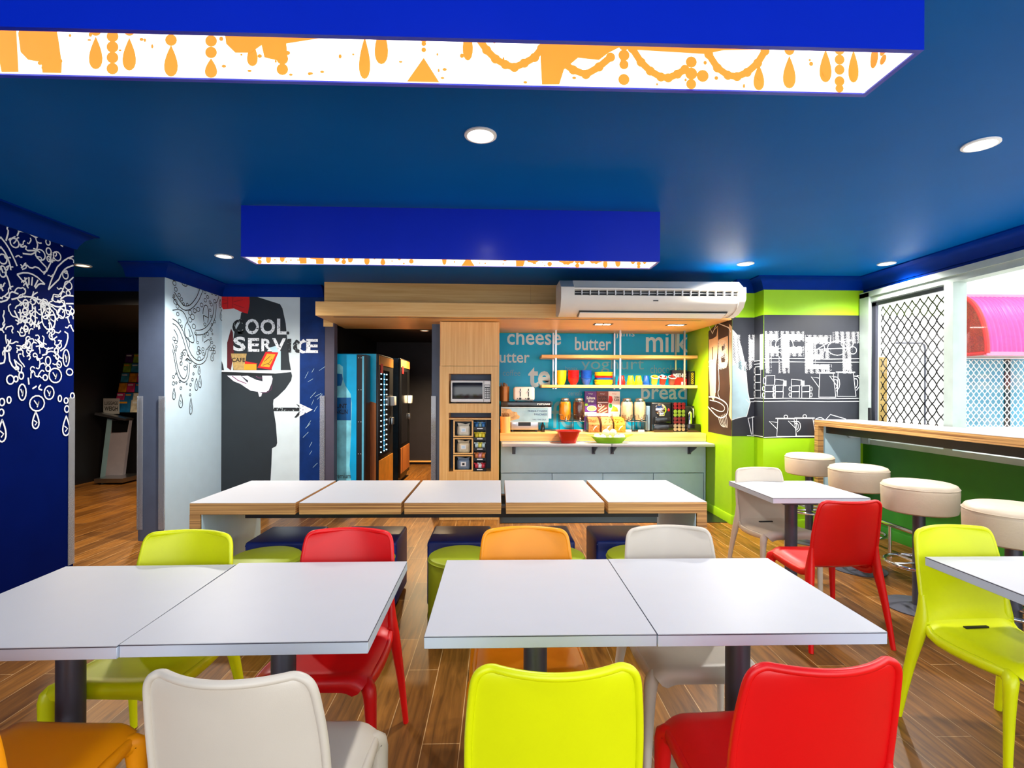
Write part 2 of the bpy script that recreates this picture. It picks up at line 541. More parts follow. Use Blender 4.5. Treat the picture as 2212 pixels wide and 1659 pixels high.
# green skirtings
BP = [(0, .001), (.014, .001), (.014, .085), (.008, .1), (0, .1)]
struct(sweep([(3.9, 5.4), (2.82, 5.4), (2.82, 5.6), (2.573, 5.6), (2.573, 6.3)], BP).build('baseboard_mural', 'lime'))
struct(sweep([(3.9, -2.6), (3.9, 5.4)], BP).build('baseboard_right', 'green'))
WL = [[(5170,2380),(5246,2328),(5323,2283),(5403,2281),(5502,2321),(5604,2409),(5674,2514),(5709,2588)],[(5200,2433),(5276,2371),(5339,2329),(5403,2325),(5476,2357),(5569,2443),(5620,2524),(5641,2585)],[(5554,2047),(5676,2060),(5785,2104),(5879,2189),(5937,2283),(5956,2373),(5956,2448)],[(5554,2097),(5658,2110),(5748,2146),(5832,2215),(5888,2298),(5907,2376),(5911,2446)],[(5172,2165),(5247,2147),(5324,2089),(5389,1990),(5438,1886),(5505,1811),(5608,1772),(5678,1787),(5732,1827),(5759,1912)],[(5172,2118),(5232,2107),(5293,2057),(5357,1957),(5405,1854),(5471,1779),(5573,1735),(5678,1740),(5769,1798),(5805,1916)],[(5173,1921),(5218,1821),(5249,1699),(5296,1605),(5359,1568),(5399,1598),(5423,1658),(5414,1727)],[(5173,1864),(5204,1772),(5234,1651),(5281,1566),(5359,1534),(5423,1560),(5452,1639),(5455,1729)],[(5171,2249),(5277,2275),(5355,2259),(5412,2189),(5428,2142)],[(5693,2290),(5702,2353),(5728,2394),(5774,2397),(5803,2348),(5803,2264),(5785,2209)],[(5702,2276),(5748,2272),(5803,2264)],[(5711,2209),(5702,2276)],[(5412,2169),(5364,2104),(5372,2027),(5437,1975),(5521,1953),(5537,1995),(5503,2061),(5453,2135),(5428,2142)],[(5437,2093),(5462,2057),(5454,2016)],[(5462,2017),(5487,2039)],[(5713,1981),(5823,2034),(5852,1973),(5787,1925)],[(5694,2062),(5695,1990)],[(5194,2064),(5240,2022),(5263,1977),(5240,1927)],[(5389,1872),(5349,1874),(5326,1838),(5334,1781),(5295,1730)],[(5414,1825),(5438,1807)],[(5374,1764),(5414,1786),(5488,1765),(5480,1740)],[(5994,2586),(6015,2546),(5975,2473),(5946,2452)],[(5805,1937),(5787,1914),(5759,1912)],[(5389,1999),(5445,2005),(5454,1907)],[(5571,2049),(5580,1979)]]
WB = [(5192,2563,23,19),(5199,2523,26,22),(5222,2466,23,20),(5276,2419,20,17),(5315,2383,20,17),(5347,2340,17,15),(5411,2346,16,14),(5193,2394,15,13),(5215,2341,29,24),(5249,2299,23,19),(5254,2224,21,18),(5285,2157,23,19),(5317,2108,16,14),(5460,2270,31,25),(5502,2231,36,29),(5541,2302,29,23),(5604,2327,30,23),(5669,2384,27,21),(5461,2195,31,25),(5528,2134,32,25),(5737,2448,25,19),(5728,2535,21,17),(5783,2493,22,17),(5830,2443,19,15),(5859,2421,23,17),(5868,2551,19,15),(5945,2555,23,18),(5926,2470,27,20),(5831,2353,19,15),(5850,2287,16,12),(5927,2239,20,15),(5870,2199,16,12),(5730,2181,22,17),(5786,2083,22,17),(5731,2056,18,15),(5861,2134,19,15),(5880,2093,13,10),(5852,2037,16,12),(5871,1996,20,15),(5914,1952,26,20),(5843,1919,23,17),(5920,1893,26,20),(5881,1922,23,17),(5615,1911,24,19),(5607,1859,27,21),(5642,1872,24,19),(5695,1907,22,17),(5705,1856,21,17),(5625,1799,27,21),(5554,2067,15,12),(5598,1970,17,14),(5195,1970,20,18),(5225,1940,21,18),(5233,1893,16,13),(5226,1859,13,11),(5326,1828,19,15),(5365,1831,19,15),(5310,1789,16,14),(5311,1731,21,18),(5382,1686,25,20),(5414,1776,17,14),(5463,1754,20,16),(5190,1592,17,15),(5190,1526,20,17),(5235,1532,13,11),(5227,1622,10,9),(5292,1547,13,11),(5407,1525,11,9),(5539,1713,14,12),(5573,1715,15,12),(5523,1632,14,12),(5506,1571,17,14),(5473,1516,17,14),(5465,1411,14,11),(5465,1461,8,7),(5308,1480,16,13)]
WD = [(5364,2596,2528,121),(6072,2400,2272,90),(6039,2512,2413,65),(5877,1884,1788,84),(5308,1417,1282,87),(5479,1376,1207,67),(5577,1588,1456,76),(5644,1621,1487,70),(5198,1479,1366,60),(5625,1722,1630,56)]
PL = [[(4071,2495),(4001,2455),(3927,2378)],[(4072,2424),(4001,2386),(3964,2340),(3940,2287)],[(3927,2378),(3874,2268),(3850,2191)],[(3850,2191),(3891,2236),(3940,2287)],[(4073,2186),(4002,2179),(3952,2138)],[(4073,2127),(4002,2115)],[(3989,2250),(3952,2159)],[(3989,2250),(4072,2332)],[(3486,2470),(3534,2428),(3584,2348),(3605,2305)],[(3486,2406),(3525,2370),(3555,2302),(3560,2266)],[(3487,2276),(3506,2235)],[(3516,2246),(3545,2197),(3560,2134)],[(3605,2248),(3667,2277),(3742,2274),(3821,2226)],[(3605,2248),(3657,2202)],[(3662,2241),(3673,2195)],[(3694,2249),(3694,2195)],[(3721,2255),(3715,2194)],[(3765,2244),(3737,2189)],[(3821,2226),(3776,2222),(3743,2180)],[(3588,2615),(3619,2548),(3604,2510)],[(3619,2548),(3677,2561),(3752,2540)],[(3786,2615),(3764,2543),(3720,2560)],[(3636,2298),(3667,2335),(3710,2311),(3753,2341),(3821,2297),(3873,2401)],[(3742,2418),(3787,2380),(3844,2343),(3810,2294)],[(3646,2402),(3731,2415),(3764,2484),(3753,2520)],[(3625,2464),(3635,2438),(3677,2469),(3666,2427),(3742,2448)],[(3487,2147),(3506,2114)],[(3488,2037),(3546,2065),(3555,2124),(3616,2116)],[(3544,2614),(3534,2587),(3549,2573),(3529,2539),(3544,2525),(3525,2454)],[(3963,2613),(3951,2589),(3975,2585),(3951,2547),(3975,2543)],[(3586,1997),(3627,1926),(3606,1904)],[(3626,2013),(3637,1918)],[(3743,2051),(3744,1962)],[(3547,1709),(3557,1634),(3618,1580),(3587,1664)],[(3517,1744),(3523,1642),(3489,1630)],[(3801,1708),(3846,1721),(3835,1751),(3893,1771)],[(4015,2021),(4035,1970)],[(4041,1961),(4074,1911)],[(3991,1901),(4029,1884),(4004,1786),(3954,1750)],[(3965,2067),(4003,2062),(3990,2123)],[(3691,1543),(3697,1495)],[(3724,1465),(3757,1485)],[(3790,1496),(3768,1466),(3802,1456)],[(3565,2069),(3689,2120),(3833,2096),(3940,2073),(4002,2104)]]
PR = [(3584,2457,32,31),(3921,2455,33,33),(3995,2331,25,29),(3843,2537,18,21),(3849,2472,21,25),(3850,2416,15,19),(4021,2257,34,32),(4021,2198,18,19),(3781,2428,39,38),(3501,2326,29,32),(3501,2243,24,37),(4060,2066,16,18),(3668,2058,21,27),(3663,2004,17,22),(3663,1946,17,22),(3669,1883,17,21),(3685,1778,19,24),(4036,1595,29,25),(4063,1413,18,22),(3847,1670,21,31),(3847,1614,19,21),(3942,1649,20,25),(3824,1547,19,20),(3636,1556,17,25),(3557,1526,26,30),(3597,1531,15,19),(3917,1747,17,23),(3924,1706,14,19),(3548,1389,14,22),(3499,1376,18,24),(3949,1393,15,23),(4005,1376,18,21),(4012,1312,20,25),(3495,1307,17,22),(3909,1565,54,54),(3857,1437,41,49),(3759,1361,59,55),(3644,1441,29,56),(4004,1701,28,64),(3851,1977,57,77),(3959,2034,31,37),(3822,2044,35,71)]
PD = [(3748,1301,1182,70),(4006,1259,1110,83),(3500,1260,1112,73)]
PS = [[(3747,1721),(3727,1711),(3732,1690),(3754,1696),(3768,1681),(3790,1680),(3806,1696)],[(3900,1958),(3906,1981),(3929,1989),(3941,2010),(3928,2027),(3944,2046),(3954,2069)],[(3996,1936),(4019,1930),(4030,1953),(4055,1955)],[(3523,1860),(3532,1879),(3551,1884),(3570,1892),(3579,1875),(3566,1858),(3576,1841)],[(3800,1849),(3817,1837),(3811,1815),(3811,1792),(3792,1780),(3770,1772),(3749,1767)],[(3649,1854),(3628,1854),(3631,1875),(3643,1894)],[(3887,1653),(3908,1644),(3929,1655),(3949,1643)],[(3631,1977),(3644,1996),(3664,1998),(3685,2006),(3689,2028),(3680,2046),(3688,2067)],[(3763,1971),(3742,1975),(3724,1985),(3709,1998)],[(3837,2010),(3852,1995),(3872,2009),(3895,2016)],[(3828,1921),(3830,1899),(3853,1901),(3862,1882),(3881,1871),(3871,1850)],[(3846,2048),(3824,2049),(3804,2057),(3787,2069),(3777,2087),(3795,2103),(3813,2119)],[(3538,1798),(3544,1779),(3561,1770),(3580,1774),(3596,1788),(3616,1784)],[(3860,1959),(3874,1943),(3878,1921),(3886,1900),(3879,1878)],[(3605,1710),(3609,1731),(3629,1730),(3632,1752)],[(3602,1746),(3616,1731),(3636,1736),(3652,1725),(3648,1703),(3659,1686)],[(3748,2010),(3744,2031),(3725,2038),(3722,2059),(3705,2069)],[(3793,1770),(3793,1792),(3815,1797),(3836,1789)],[(3776,1630),(3792,1646),(3814,1653),(3827,1636)],[(3639,1883),(3659,1882),(3666,1862),(3668,1841),(3649,1829)],[(3596,1656),(3610,1641),(3627,1631),(3644,1619),(3640,1598),(3639,1577)],[(3656,2022),(3660,2044),(3644,2055),(3631,2036)],[(4029,2100),(4054,2102),(4052,2078),(4033,2058),(4050,2043),(4069,2030),(4069,2006)],[(3922,2223),(3939,2209),(3958,2227),(3978,2216)],[(3992,2199),(3969,2204),(3952,2184),(3935,2165)],[(3735,1897),(3736,1919),(3746,1940),(3744,1962)],[(3730,1596),(3712,1583),(3712,1561),(3710,1539)],[(3768,2030),(3790,2039),(3784,2060),(3787,2082),(3809,2092)],[(3844,1903),(3866,1900),(3889,1909),(3906,1897),(3900,1874),(3878,1863),(3885,1842)],[(3895,1890),(3918,1887),(3942,1884),(3957,1904)],[(3864,1873),(3854,1851),(3866,1833),(3887,1825),(3905,1842),(3925,1856)],[(3703,2086),(3715,2106),(3725,2127),(3743,2143),(3762,2156)],[(3705,1965),(3715,1985),(3724,2006),(3743,2019)],[(3551,1789),(3543,1769),(3549,1750),(3549,1729),(3533,1716)],[(3745,1844),(3767,1851),(3778,1833),(3769,1812),(3777,1792),(3787,1774)],[(3930,1730),(3930,1753),(3946,1771),(3966,1786),(3958,1807),(3957,1830),(3933,1827)],[(3893,1714),(3914,1705),(3927,1686),(3947,1675)],[(3788,2079),(3810,2079),(3827,2067),(3821,2044)],[(3920,2024),(3943,2020),(3964,2011),(3984,2000)],[(3747,1718),(3762,1704),(3754,1683),(3767,1666)],[(3640,2061),(3621,2068),(3607,2081),(3619,2100),(3634,2117),(3649,2106),(3669,2102)],[(3765,1546),(3772,1567),(3784,1586),(3800,1602),(3818,1590)],[(3700,2016),(3703,1995),(3706,1974),(3710,1953),(3700,1932)],[(3922,2027),(3920,2050),(3900,2059),(3884,2073),(3862,2075)],[(3758,1676),(3779,1671),(3783,1650),(3780,1628),(3771,1607),(3751,1615)],[(3828,2038),(3846,2026),(3859,2009),(3882,2010),(3906,2012),(3914,1992),(3928,1975)],[(3662,2164),(3669,2145),(3661,2124),(3641,2119)],[(3555,1754),(3565,1737),(3551,1721),(3533,1713),(3516,1722),(3503,1706),(3507,1686)],[(3726,1577),(3711,1591),(3707,1612),(3725,1625),(3741,1612)],[(3725,1594),(3742,1581),(3741,1559),(3761,1551),(3782,1559),(3795,1541),(3814,1553)],[(3525,1827),(3524,1806),(3528,1786),(3532,1767)],[(3781,1718),(3783,1740),(3773,1759),(3788,1776),(3776,1793),(3760,1807),(3741,1816)],[(3629,1938),(3614,1951),(3595,1955),(3576,1956),(3561,1967),(3554,1985)],[(3996,2080),(4005,2059),(4011,2037),(4036,2038),(4061,2040),(4073,2051)],[(3690,2170),(3676,2184),(3678,2206),(3659,2213),(3639,2210)],[(3875,2042),(3865,2020),(3846,2004),(3824,1997),(3803,1985)],[(3705,1825),(3687,1834),(3671,1819),(3674,1798),(3674,1776)],[(3611,1989),(3631,1987),(3633,1966),(3654,1969),(3675,1972),(3689,1990)],[(3748,2089),(3740,2068),(3719,2059),(3720,2038),(3721,2016),(3700,2012),(3691,1992)],[(3560,2038),(3543,2023),(3544,2003),(3549,1984)],[(3730,2155),(3724,2133),(3715,2112),(3727,2097),(3749,2102),(3758,2084),(3775,2073)],[(3662,1616),(3653,1634),(3637,1647),(3625,1663),(3616,1682),(3617,1703),(3637,1705)],[(3686,2054),(3671,2066),(3651,2058),(3631,2059),(3621,2039),(3601,2031),(3592,2011)],[(3829,1729),(3851,1736),(3874,1743),(3896,1739),(3920,1739)],[(3793,1997),(3772,2001),(3756,2012),(3739,2024)],[(3705,1927),(3684,1928),(3670,1941),(3650,1931),(3636,1944),(3627,1962)],[(3946,2084),(3971,2089),(3985,2110),(3967,2123),(3943,2115),(3921,2121)],[(3756,1789),(3737,1797),(3718,1784),(3718,1763),(3718,1741),(3706,1723),(3692,1706)],[(3560,1799),(3556,1778),(3542,1763),(3531,1745),(3522,1726),(3538,1716),(3557,1722)],[(3825,2096),(3829,2074),(3851,2082),(3861,2105),(3884,2113),(3888,2137),(3890,2159)],[(3766,1825),(3777,1807),(3778,1785),(3799,1779),(3816,1766),(3835,1756),(3856,1768)],[(3813,2088),(3793,2074),(3801,2054),(3815,2039)],[(3707,1904),(3718,1924),(3722,1945),(3706,1958),(3686,1960)],[(3984,1699),(3960,1695),(3943,1710),(3924,1724),(3936,1745),(3932,1767)],[(3733,1798),(3730,1819),(3708,1817),(3688,1810),(3687,1789),(3678,1768)],[(3912,1791),(3936,1792),(3950,1812),(3965,1831)],[(3591,1609),(3608,1621),(3622,1606),(3610,1589),(3626,1576),(3646,1574)],[(3837,1869),(3851,1888),(3868,1905),(3887,1921)],[(3758,2103),(3780,2106),(3802,2104),(3801,2082),(3810,2063),(3825,2048),(3848,2052)],[(3762,2125),(3759,2103),(3741,2087),(3725,2099),(3720,2119)],[(3773,1952),(3762,1931),(3777,1917),(3780,1896)],[(3667,2045),(3673,2066),(3694,2072),(3714,2081)],[(3926,2130),(3947,2122),(3969,2137),(3991,2130),(3986,2107),(3994,2086)],[(3676,1755),(3668,1774),(3648,1768),(3644,1747),(3631,1729)],[(3714,1941),(3733,1932),(3748,1919),(3768,1911),(3772,1890)],[(3544,2077),(3525,2076),(3508,2083),(3497,2065),(3478,2062)],[(3516,2083),(3531,2099),(3545,2116),(3542,2136),(3558,2152),(3577,2161)],[(3587,2124),(3596,2144),(3613,2159),(3632,2157),(3651,2168),(3661,2152)],[(3607,1859),(3624,1849),(3628,1828),(3649,1831)],[(3643,1763),(3663,1761),(3679,1749),(3691,1731),(3712,1731),(3732,1740)],[(3866,1952),(3858,1930),(3863,1909),(3851,1888)],[(3760,1819),(3778,1809),(3795,1795),(3815,1787),(3808,1766),(3786,1765),(3784,1787)],[(3504,1873),(3498,1853),(3480,1854),(3468,1837)],[(3931,1796),(3915,1777),(3932,1762),(3931,1739)],[(3709,1752),(3688,1746),(3675,1729),(3686,1712),(3706,1705)],[(3685,1889),(3669,1874),(3655,1889),(3665,1909),(3668,1930),(3650,1940)],[(3674,1752),(3654,1744),(3641,1759),(3620,1761),(3600,1760)],[(3938,2168),(3915,2166),(3891,2166),(3887,2143),(3874,2122)],[(3750,1905),(3757,1927),(3778,1937),(3797,1950)],[(3998,2007),(4023,2014),(4037,2035),(4034,2058)],[(3969,2154),(3948,2161),(3925,2151),(3902,2153)],[(3519,1900),(3512,1880),(3499,1863),(3481,1856)],[(3967,2132),(3950,2112),(3927,2115),(3903,2111),(3886,2124)],[(3694,1849),(3696,1871),(3708,1890),(3729,1887)],[(3870,2058),(3851,2068),(3840,2086),(3819,2091),(3806,2070),(3818,2053),(3807,2032)],[(3942,1775),(3922,1787),(3901,1796),(3910,1818),(3894,1833),(3871,1836)],[(3593,1935),(3611,1928),(3625,1915),(3641,1930),(3660,1942),(3680,1951),(3700,1960)],[(3693,1668),(3708,1684),(3697,1702),(3678,1691)],[(3511,1880),(3502,1897),(3516,1912),(3513,1932),(3504,1948),(3513,1967),(3512,1987)],[(3853,1999),(3866,1982),(3883,1970),(3905,1963),(3901,1940),(3898,1917)],[(3971,2041),(3982,2063),(4007,2068),(4030,2062)],[(3739,1947),(3739,1926),(3718,1922),(3697,1916)],[(3630,2325),(3637,2311),(3652,2315),(3658,2332),(3671,2343)],[(3849,2420),(3859,2408),(3873,2401),(3888,2413),(3905,2418)],[(3641,2290),(3655,2298),(3670,2306),(3673,2323),(3663,2335)],[(3902,2449),(3917,2460),(3916,2479),(3900,2479),(3885,2468)],[(3680,2175),(3687,2192),(3674,2197),(3659,2195),(3652,2178)],[(3730,2565),(3729,2582),(3715,2583),(3712,2600),(3708,2616)],[(3879,2399),(3886,2417),(3889,2436),(3894,2455),(3889,2472)],[(3559,2350),(3545,2348),(3533,2336),(3520,2337),(3513,2349)],[(3636,2199),(3646,2214),(3660,2213),(3669,2229),(3681,2241)],[(3514,2273),(3517,2258),(3530,2257),(3538,2272),(3542,2289)],[(3780,2444),(3767,2449),(3752,2452),(3740,2460),(3725,2458)],[(3792,2516),(3776,2510),(3762,2512),(3749,2520),(3745,2536)],[(3898,2316),(3882,2306),(3872,2290),(3858,2298),(3842,2294)],[(3576,2293),(3562,2287),(3550,2294),(3537,2287),(3525,2276)],[(3618,2503),(3604,2497),(3598,2479),(3588,2464),(3577,2450)],[(4035,2664),(4018,2652),(4000,2647),(3987,2631),(3986,2612)],[(3678,2486),(3691,2481),(3700,2497),(3709,2514),(3701,2527)],[(3874,2462),(3868,2443),(3868,2425),(3875,2410),(3885,2397)],[(3981,2353),(3995,2345),(4013,2347),(4014,2367),(3996,2367)],[(3487,2157),(3493,2143),(3506,2144),(3509,2161),(3520,2173)],[(3642,2377),(3628,2370),(3618,2380),(3604,2375),(3592,2362)],[(3789,2386),(3793,2405),(3780,2413),(3765,2409),(3750,2409)],[(3543,2462),(3551,2478),(3565,2482),(3578,2493),(3591,2503)],[(4030,2464),(4048,2470),(4065,2468),(4072,2458),(4071,2441)],[(3634,2441),(3635,2459),(3650,2467),(3648,2484),(3662,2495)]]

# ------------------------------------------------------------------ printed walls (millimetres along the wall, millimetres up)
a = Art((-3.23, 0, 0), (0, .001, 0), (0, 0, .001), (1, 0, 0))
for l in WL: a.line(l, 9, smooth=1)
for x, y, rx, ry in WB: a.ring(x, y, rx, ry, 7, 14)
for x, t, b, w in WD:
    a.drop(x, t, b, w, False, 8)
    a.line([(x-w*.15, b+(t-b)*.55), (x+w*.12, b+(t-b)*.4), (x-w*.08, b+(t-b)*.25)], 6)
a.build('chandelier_drawing', 'ink', wp, 'black line drawing of a beaded chandelier arm')
a = Art((-3.3, 0, 0), (0, .001, 0), (0, 0, .001), (1, 0, 0))
mir = lambda l: [(6980-q[0],)+tuple(q[1:]) for q in l]
far = lambda l: mir([q for q in l if q[0] > 3545])
for l in PL+[mir(l) for l in PL]: a.line(l, 11, smooth=1)
for l in PS+[mir(l) for l in PS]: a.line(l, 9, smooth=1)
for x, y, rx, ry in PR+far(PR):
    a.ring(x, y, rx, ry, 10, 14)
    if ry > 45: a.line([(x-rx*.4, y+ry*.4), (x+rx*.1, y-ry*.3), (x+rx*.3, y+ry*.3), (x, y-ry*.5)], 9)
for x, t, b, w in PD+far(PD):
    a.drop(x, t, b, w, False, 11)
    a.line([(x-w*.2, b+(t-b)*.5), (x+w*.15, b+(t-b)*.35), (x-w*.1, b+(t-b)*.2)], 9)
a.build('chandelier_drawing', 'white_ink', wl, 'white scribbled line drawing of a chandelier')

# the waiter print; drawing units run right and down from the top left of the artwork
k = 6.08/1110
a = Art((-1077*k, 6.08, 1.46+843.1*k), (k, 0, 0), (0, 0, -k), (0, -1, 0))
a.layer(.001).rect(487, 638, 652, 1109).build('mural_ground', 'palemural', wm, 'pale printed ground')
a.layer(.002)
a.poly([(541,640),(549,640),(581,650),(610,659),(615,668),(622,700),(626,740),(630,780),(634,802),(512,802),(508,760),(514,720),(525,700),(528,678),(541,672)])
a.poly([(487,804),(634,804),(636,812),(634,822),(622,840),(606,856),(597,863),(596,872),(597,885),(602,915),(605,955),(603,962),(594,967),(593,1000),(591,1037),(588,1109),(487,1109)])
a.poly([(487,780),(490,788),(493,802),(487,802)])
a.build('waiter_suit', 'suit', wm, 'charcoal printed suit of the waiter')
a.layer(.003).poly([(487,638),(545,638),(546,655),(545,665),(542,680),(528,676),(513,669),(503,670),(490,671),(487,665)]).build('bow_tie', 'red_ink', wm, 'red printed bow tie')
a.layer(.004)
for p in [[(487,650),(499,652)],[(488,660),(500,657)],[(500,642),(500,668)],[(511,642),(510,666)],[(512,655),(532,650)],[(512,660),(535,668)],[(513,645),(530,641)]]: a.line(p, .7)
a.build('bow_tie_fold', 'dred_ink', wm)
a.layer(.003).poly([(507,712),(499,742),(499,795),(507,801),(513,764),(511,720)]).build('bottle_print', 'dred_ink', wm, 'dark red printed bottle')
a.poly([(507,765),(540,765),(535,800),(513,800)]).build('cup_print', 'kraft', wm, 'kraft printed paper cup')
a.layer(.004).text('CAFE', 509, 774, 537, 783, .02).build('cup_lettering', 'ink', wm)
a.layer(.003).poly([(593,759),(612,759),(612,801),(593,801)]).poly([(588,752),(602,748),(608,760),(583,760)]).build('bag_print', 'paleblue_ink', wm, 'pale blue printed paper bag')
a.layer(.0035).poly([(580,761),(607,762),(592,799),(563,795)]).poly([(536,781),(552,784),(564,786),(537,790)]).build('pack_print', 'red_ink', wm, 'red printed food pack')
a.layer(.004).poly([(583,765),(601,766),(588,794),(569,792)]).rect(535, 787, 561, 800).build('pack_filling', 'amber', wm, 'amber printed filling')
a.layer(.005).line([(577,782),(590,770)], 1).line([(585,788),(594,776)], 1).line([(574,790),(584,786),(590,789)], 1).build('pack_detail', 'brown_ink', wm)
a.layer(.004).poly([(488,801),(634,800),(634,804),(601,807),(560,806),(488,804)]).build('tray_rim', 'white_ink', wm, 'white printed tray edge')
a.poly([(488,804.5),(600,807),(596,810),(560,812),(520,811),(487,808)]).build('tray_underside', 'ink', wm)
a.poly([(499,812),(528,812),(542,827),(544,823),(530,813),(542,812),(561,821),(574,824),(573,812),(593,812),(595,818),(593,828),(587,843),(581,847),(570,847),(562,846),(549,844),(538,837),(528,830),(513,824)]).poly([(564,846),(573,849),(571,856),(567,857)]).build('waiter_hand', 'skin_ink', wm, 'pale printed hand under the tray')
a.layer(.005).line([(510,813),(522,822),(540,829)], 1.6).line([(560,813),(566,817),(573,817)], 1.2).line([(594,832),(592,842),(583,848),(572,849)], .8).build('hand_shadow', 'plum_ink', wm)
a.layer(.006)
a.text('O', 537, 691, 566, 724, .03).text('O', 569, 691, 600, 724, .03).text('L', 604, 690, 624, 724, .03)
a.text('S', 512, 729, 538, 760, .03).text('E', 543, 732, 567, 761, .03).text('R', 571, 733, 594, 760, .03).text('V', 594, 732, 623, 760, .03).text('E', 666, 733, 691, 763, .03)
a.poly([(652,739),(660,733),(667,740),(660,741),(655,745),(655,756),(661,759),(667,757),(667,763),(657,764),(652,761)])
a.line([(524,697),(528,695),(533,699)], 6).line([(522,719),(528,721),(534,716)], 6)
a.build('slogan_lettering', 'worn_white', wm, 'worn white slogan letters')
a.text('C', 510, 692, 535, 724, .03).text('.', 624, 717, 630, 724, .03).text('I', 626, 733, 634, 762, .03)
a.poly([(652,739),(645,734),(638,743),(638,754),(644,762),(652,763),(652,757),(647,754),(646,746),(652,742)])
a.build('slogan_lettering', 'worn_black', wm, 'worn black slogan letters')
a.poly([(597,880),(652,880),(652,887),(597,887)]).poly([(645,872),(652,875),(652,880)]).poly([(641,901),(652,887),(652,895),(645,901)]).build('arrow_shaft', 'worn_black', wm, 'worn black arrow shaft')
a.poly([(652,871),(680,884),(652,899)]).build('arrow_head', 'worn_white', wm, 'worn white arrow head')
a.layer(.003)
for i in range(16):
    x, y = random.uniform(658, 694), random.uniform(790, 1020); a.line([(x, y), (x+random.uniform(4, 14), y-random.uniform(6, 16))], .5)
a.build('scratch_mark', 'paleblue_ink', wm)

# buffet print: three faces and the recess side
zb, zt = .97, 2.284
k = 5.4/1110
a = Art((-1077*k, 5.4, 1.46+847.3*k), (k, 0, 0), (0, 0, -k), (0, -1, 0))
a.layer(.0015).rect(1657, 678, 1877.5, 948).build('mural_ground', 'muralblack', wg, 'charcoal blackboard band')
def letters(A, halo, solid):
    for s in halo: A.layer(.003).text(*s)
    A.build('buffet_lettering', 'halftone', wg, 'white halftone edge of the letters')
    for s in solid: A.layer(.004).text(*s)
    A.build('buffet_lettering', 'white_ink', wg, 'white printed buffet letters')
letters(a, [('F',1659,714,1694,806,.05),('F',1690,714,1746,806,.05),('E',1748,722,1808,806,.05),('T',1810,714,1876,806,.07)],
        [('F',1660,720,1686,794,.02),('F',1698,720,1742,794,.02)])
a.layer(.0045).rect(1766, 727, 1798, 740).rect(1766, 764, 1782, 776).rect(1766, 786, 1802, 796).rect(1750, 727, 1766, 796).rect(1834, 774, 1850, 798)
a.build('buffet_lettering', 'worn_white', wg, 'worn white buffet letters')
a.layer(.005)
W_ = 1.5
for y in (774, 781.5, 861, 867.5): a.line([(1657, y+.5), (1720, y-.6), (1800, y+.4), (1877, y-.8)], W_)
a.line([(1657, 946.5), (1720, 944.5), (1790, 944), (1877, 943)], W_)
def cups(x, y0, n, w, h, side):
    for i in range(n):
        y = y0-i*h
        a.line([(x, y), (x+.4, y-h+.6), (x+w, y-h), (x+w-.6, y)], W_)
        a.ring(x-2.8 if side < 0 else x+w+2.8, y-h*.45, 2.6, h*.36, 1.2, 10)
cups(1659, 860, 2, 20, 14, -1); cups(1661, 832, 1, 20, 21, -1); cups(1682, 860, 2, 18, 14, -1)
cups(1718, 859, 2, 18, 13, -1); cups(1741, 859, 2, 18, 13, 1)
a.line([(1680,832),(1682,819),(1701,821),(1700,832)], W_).rect(1700, 822, 1707, 834)
a.line([(1718,833),(1718,819),(1741,821),(1739,833)], W_).rect(1739, 822, 1747, 832)
def pot(x, y0, w, h, knob):
    a.line([(x, y0), (x+2, y0-h), (x+w-6, y0-h), (x+w, y0)], W_, True)
    a.line([(x-3, y0-h-1), (x+w-2, y0-h-1)], W_*1.6); a.ring(x+w*.45, y0-h-knob, knob*.8, knob*.7, W_, 12)
    a.line([(x+1, y0-h*.4), (x-17, y0-h*.86), (x+1, y0-h*.8)], W_)
    a.line([(x+w-5, y0-h*.86), (x+w+7, y0-h*.84), (x+w+9, y0-h*.45), (x+w+1, y0-h*.25)], W_, smooth=1)
    a.line([(x+w-4, y0-h*.74), (x+w+3, y0-h*.74), (x+w+4, y0-h*.48), (x+w, y0-h*.36)], W_, smooth=1)
pot(1779, 858, 38, 52, 6); pot(1820, 856, 42, 52, 6); a.line([(1864,810),(1877,826)], W_).line([(1864,810),(1877,811)], W_)
pot(1686, 944, 44, 38, 5); pot(1728, 943, 44, 38, 5); a.line([(1772,906),(1783,902),(1790,906)], W_, smooth=1).line([(1796,906),(1805,896),(1840,906)], W_)
a.ring(1702, 745, 20, 18, W_).ring(1770, 752, 22, 18, W_).ring(1820, 750, 22, 16, W_).ring(1842, 740, 14, 10, W_).ring(1855, 755, 8, 8, W_).ring(1736, 754, 5, 6, W_).line([(1680,752),(1732,752)], W_).line([(1748,754),(1848,750)], W_).line([(1760,762),(1800,738),(1850,734)], W_)
a.build('crockery_drawing', 'white_ink', wg, 'white line drawing of shelves, cups and pots')
a = Art((2.82, 0, 0), (0, 1, 0), (0, 0, 1), (-1, 0, 0))
a.layer(.0015).rect(5.4, zb, 5.6, zt).build('mural_ground', 'muralblack', wg, 'charcoal blackboard band on the return')
a.layer(.005)
for z in (1.80, 1.765, 1.395, 1.36, .985): a.line([(5.4, z), (5.6, z)], .008)
for i in range(4): a.line([(5.45, 1.40+.085*i), (5.45, 1.48+.085*i), (5.57, 1.48+.085*i), (5.57, 1.40+.085*i)], .008).ring(5.585, 1.44+.085*i, .012, .028, .007, 10)
a.rect(5.4, 1.70, 5.47, 2.08)
a.build('crockery_drawing', 'white_ink', wg, 'white line drawing of stacked cups')
k = 5.6/1110
a = Art((-1077*k, 5.6, 1.46+846.8*k), (k, 0, 0), (0, 0, -k), (0, -1, 0))
a.layer(.0015).rect(1587, 684, 1637, 943.5).build('mural_ground', 'muralblack', ws, 'charcoal blackboard band beside the recess')
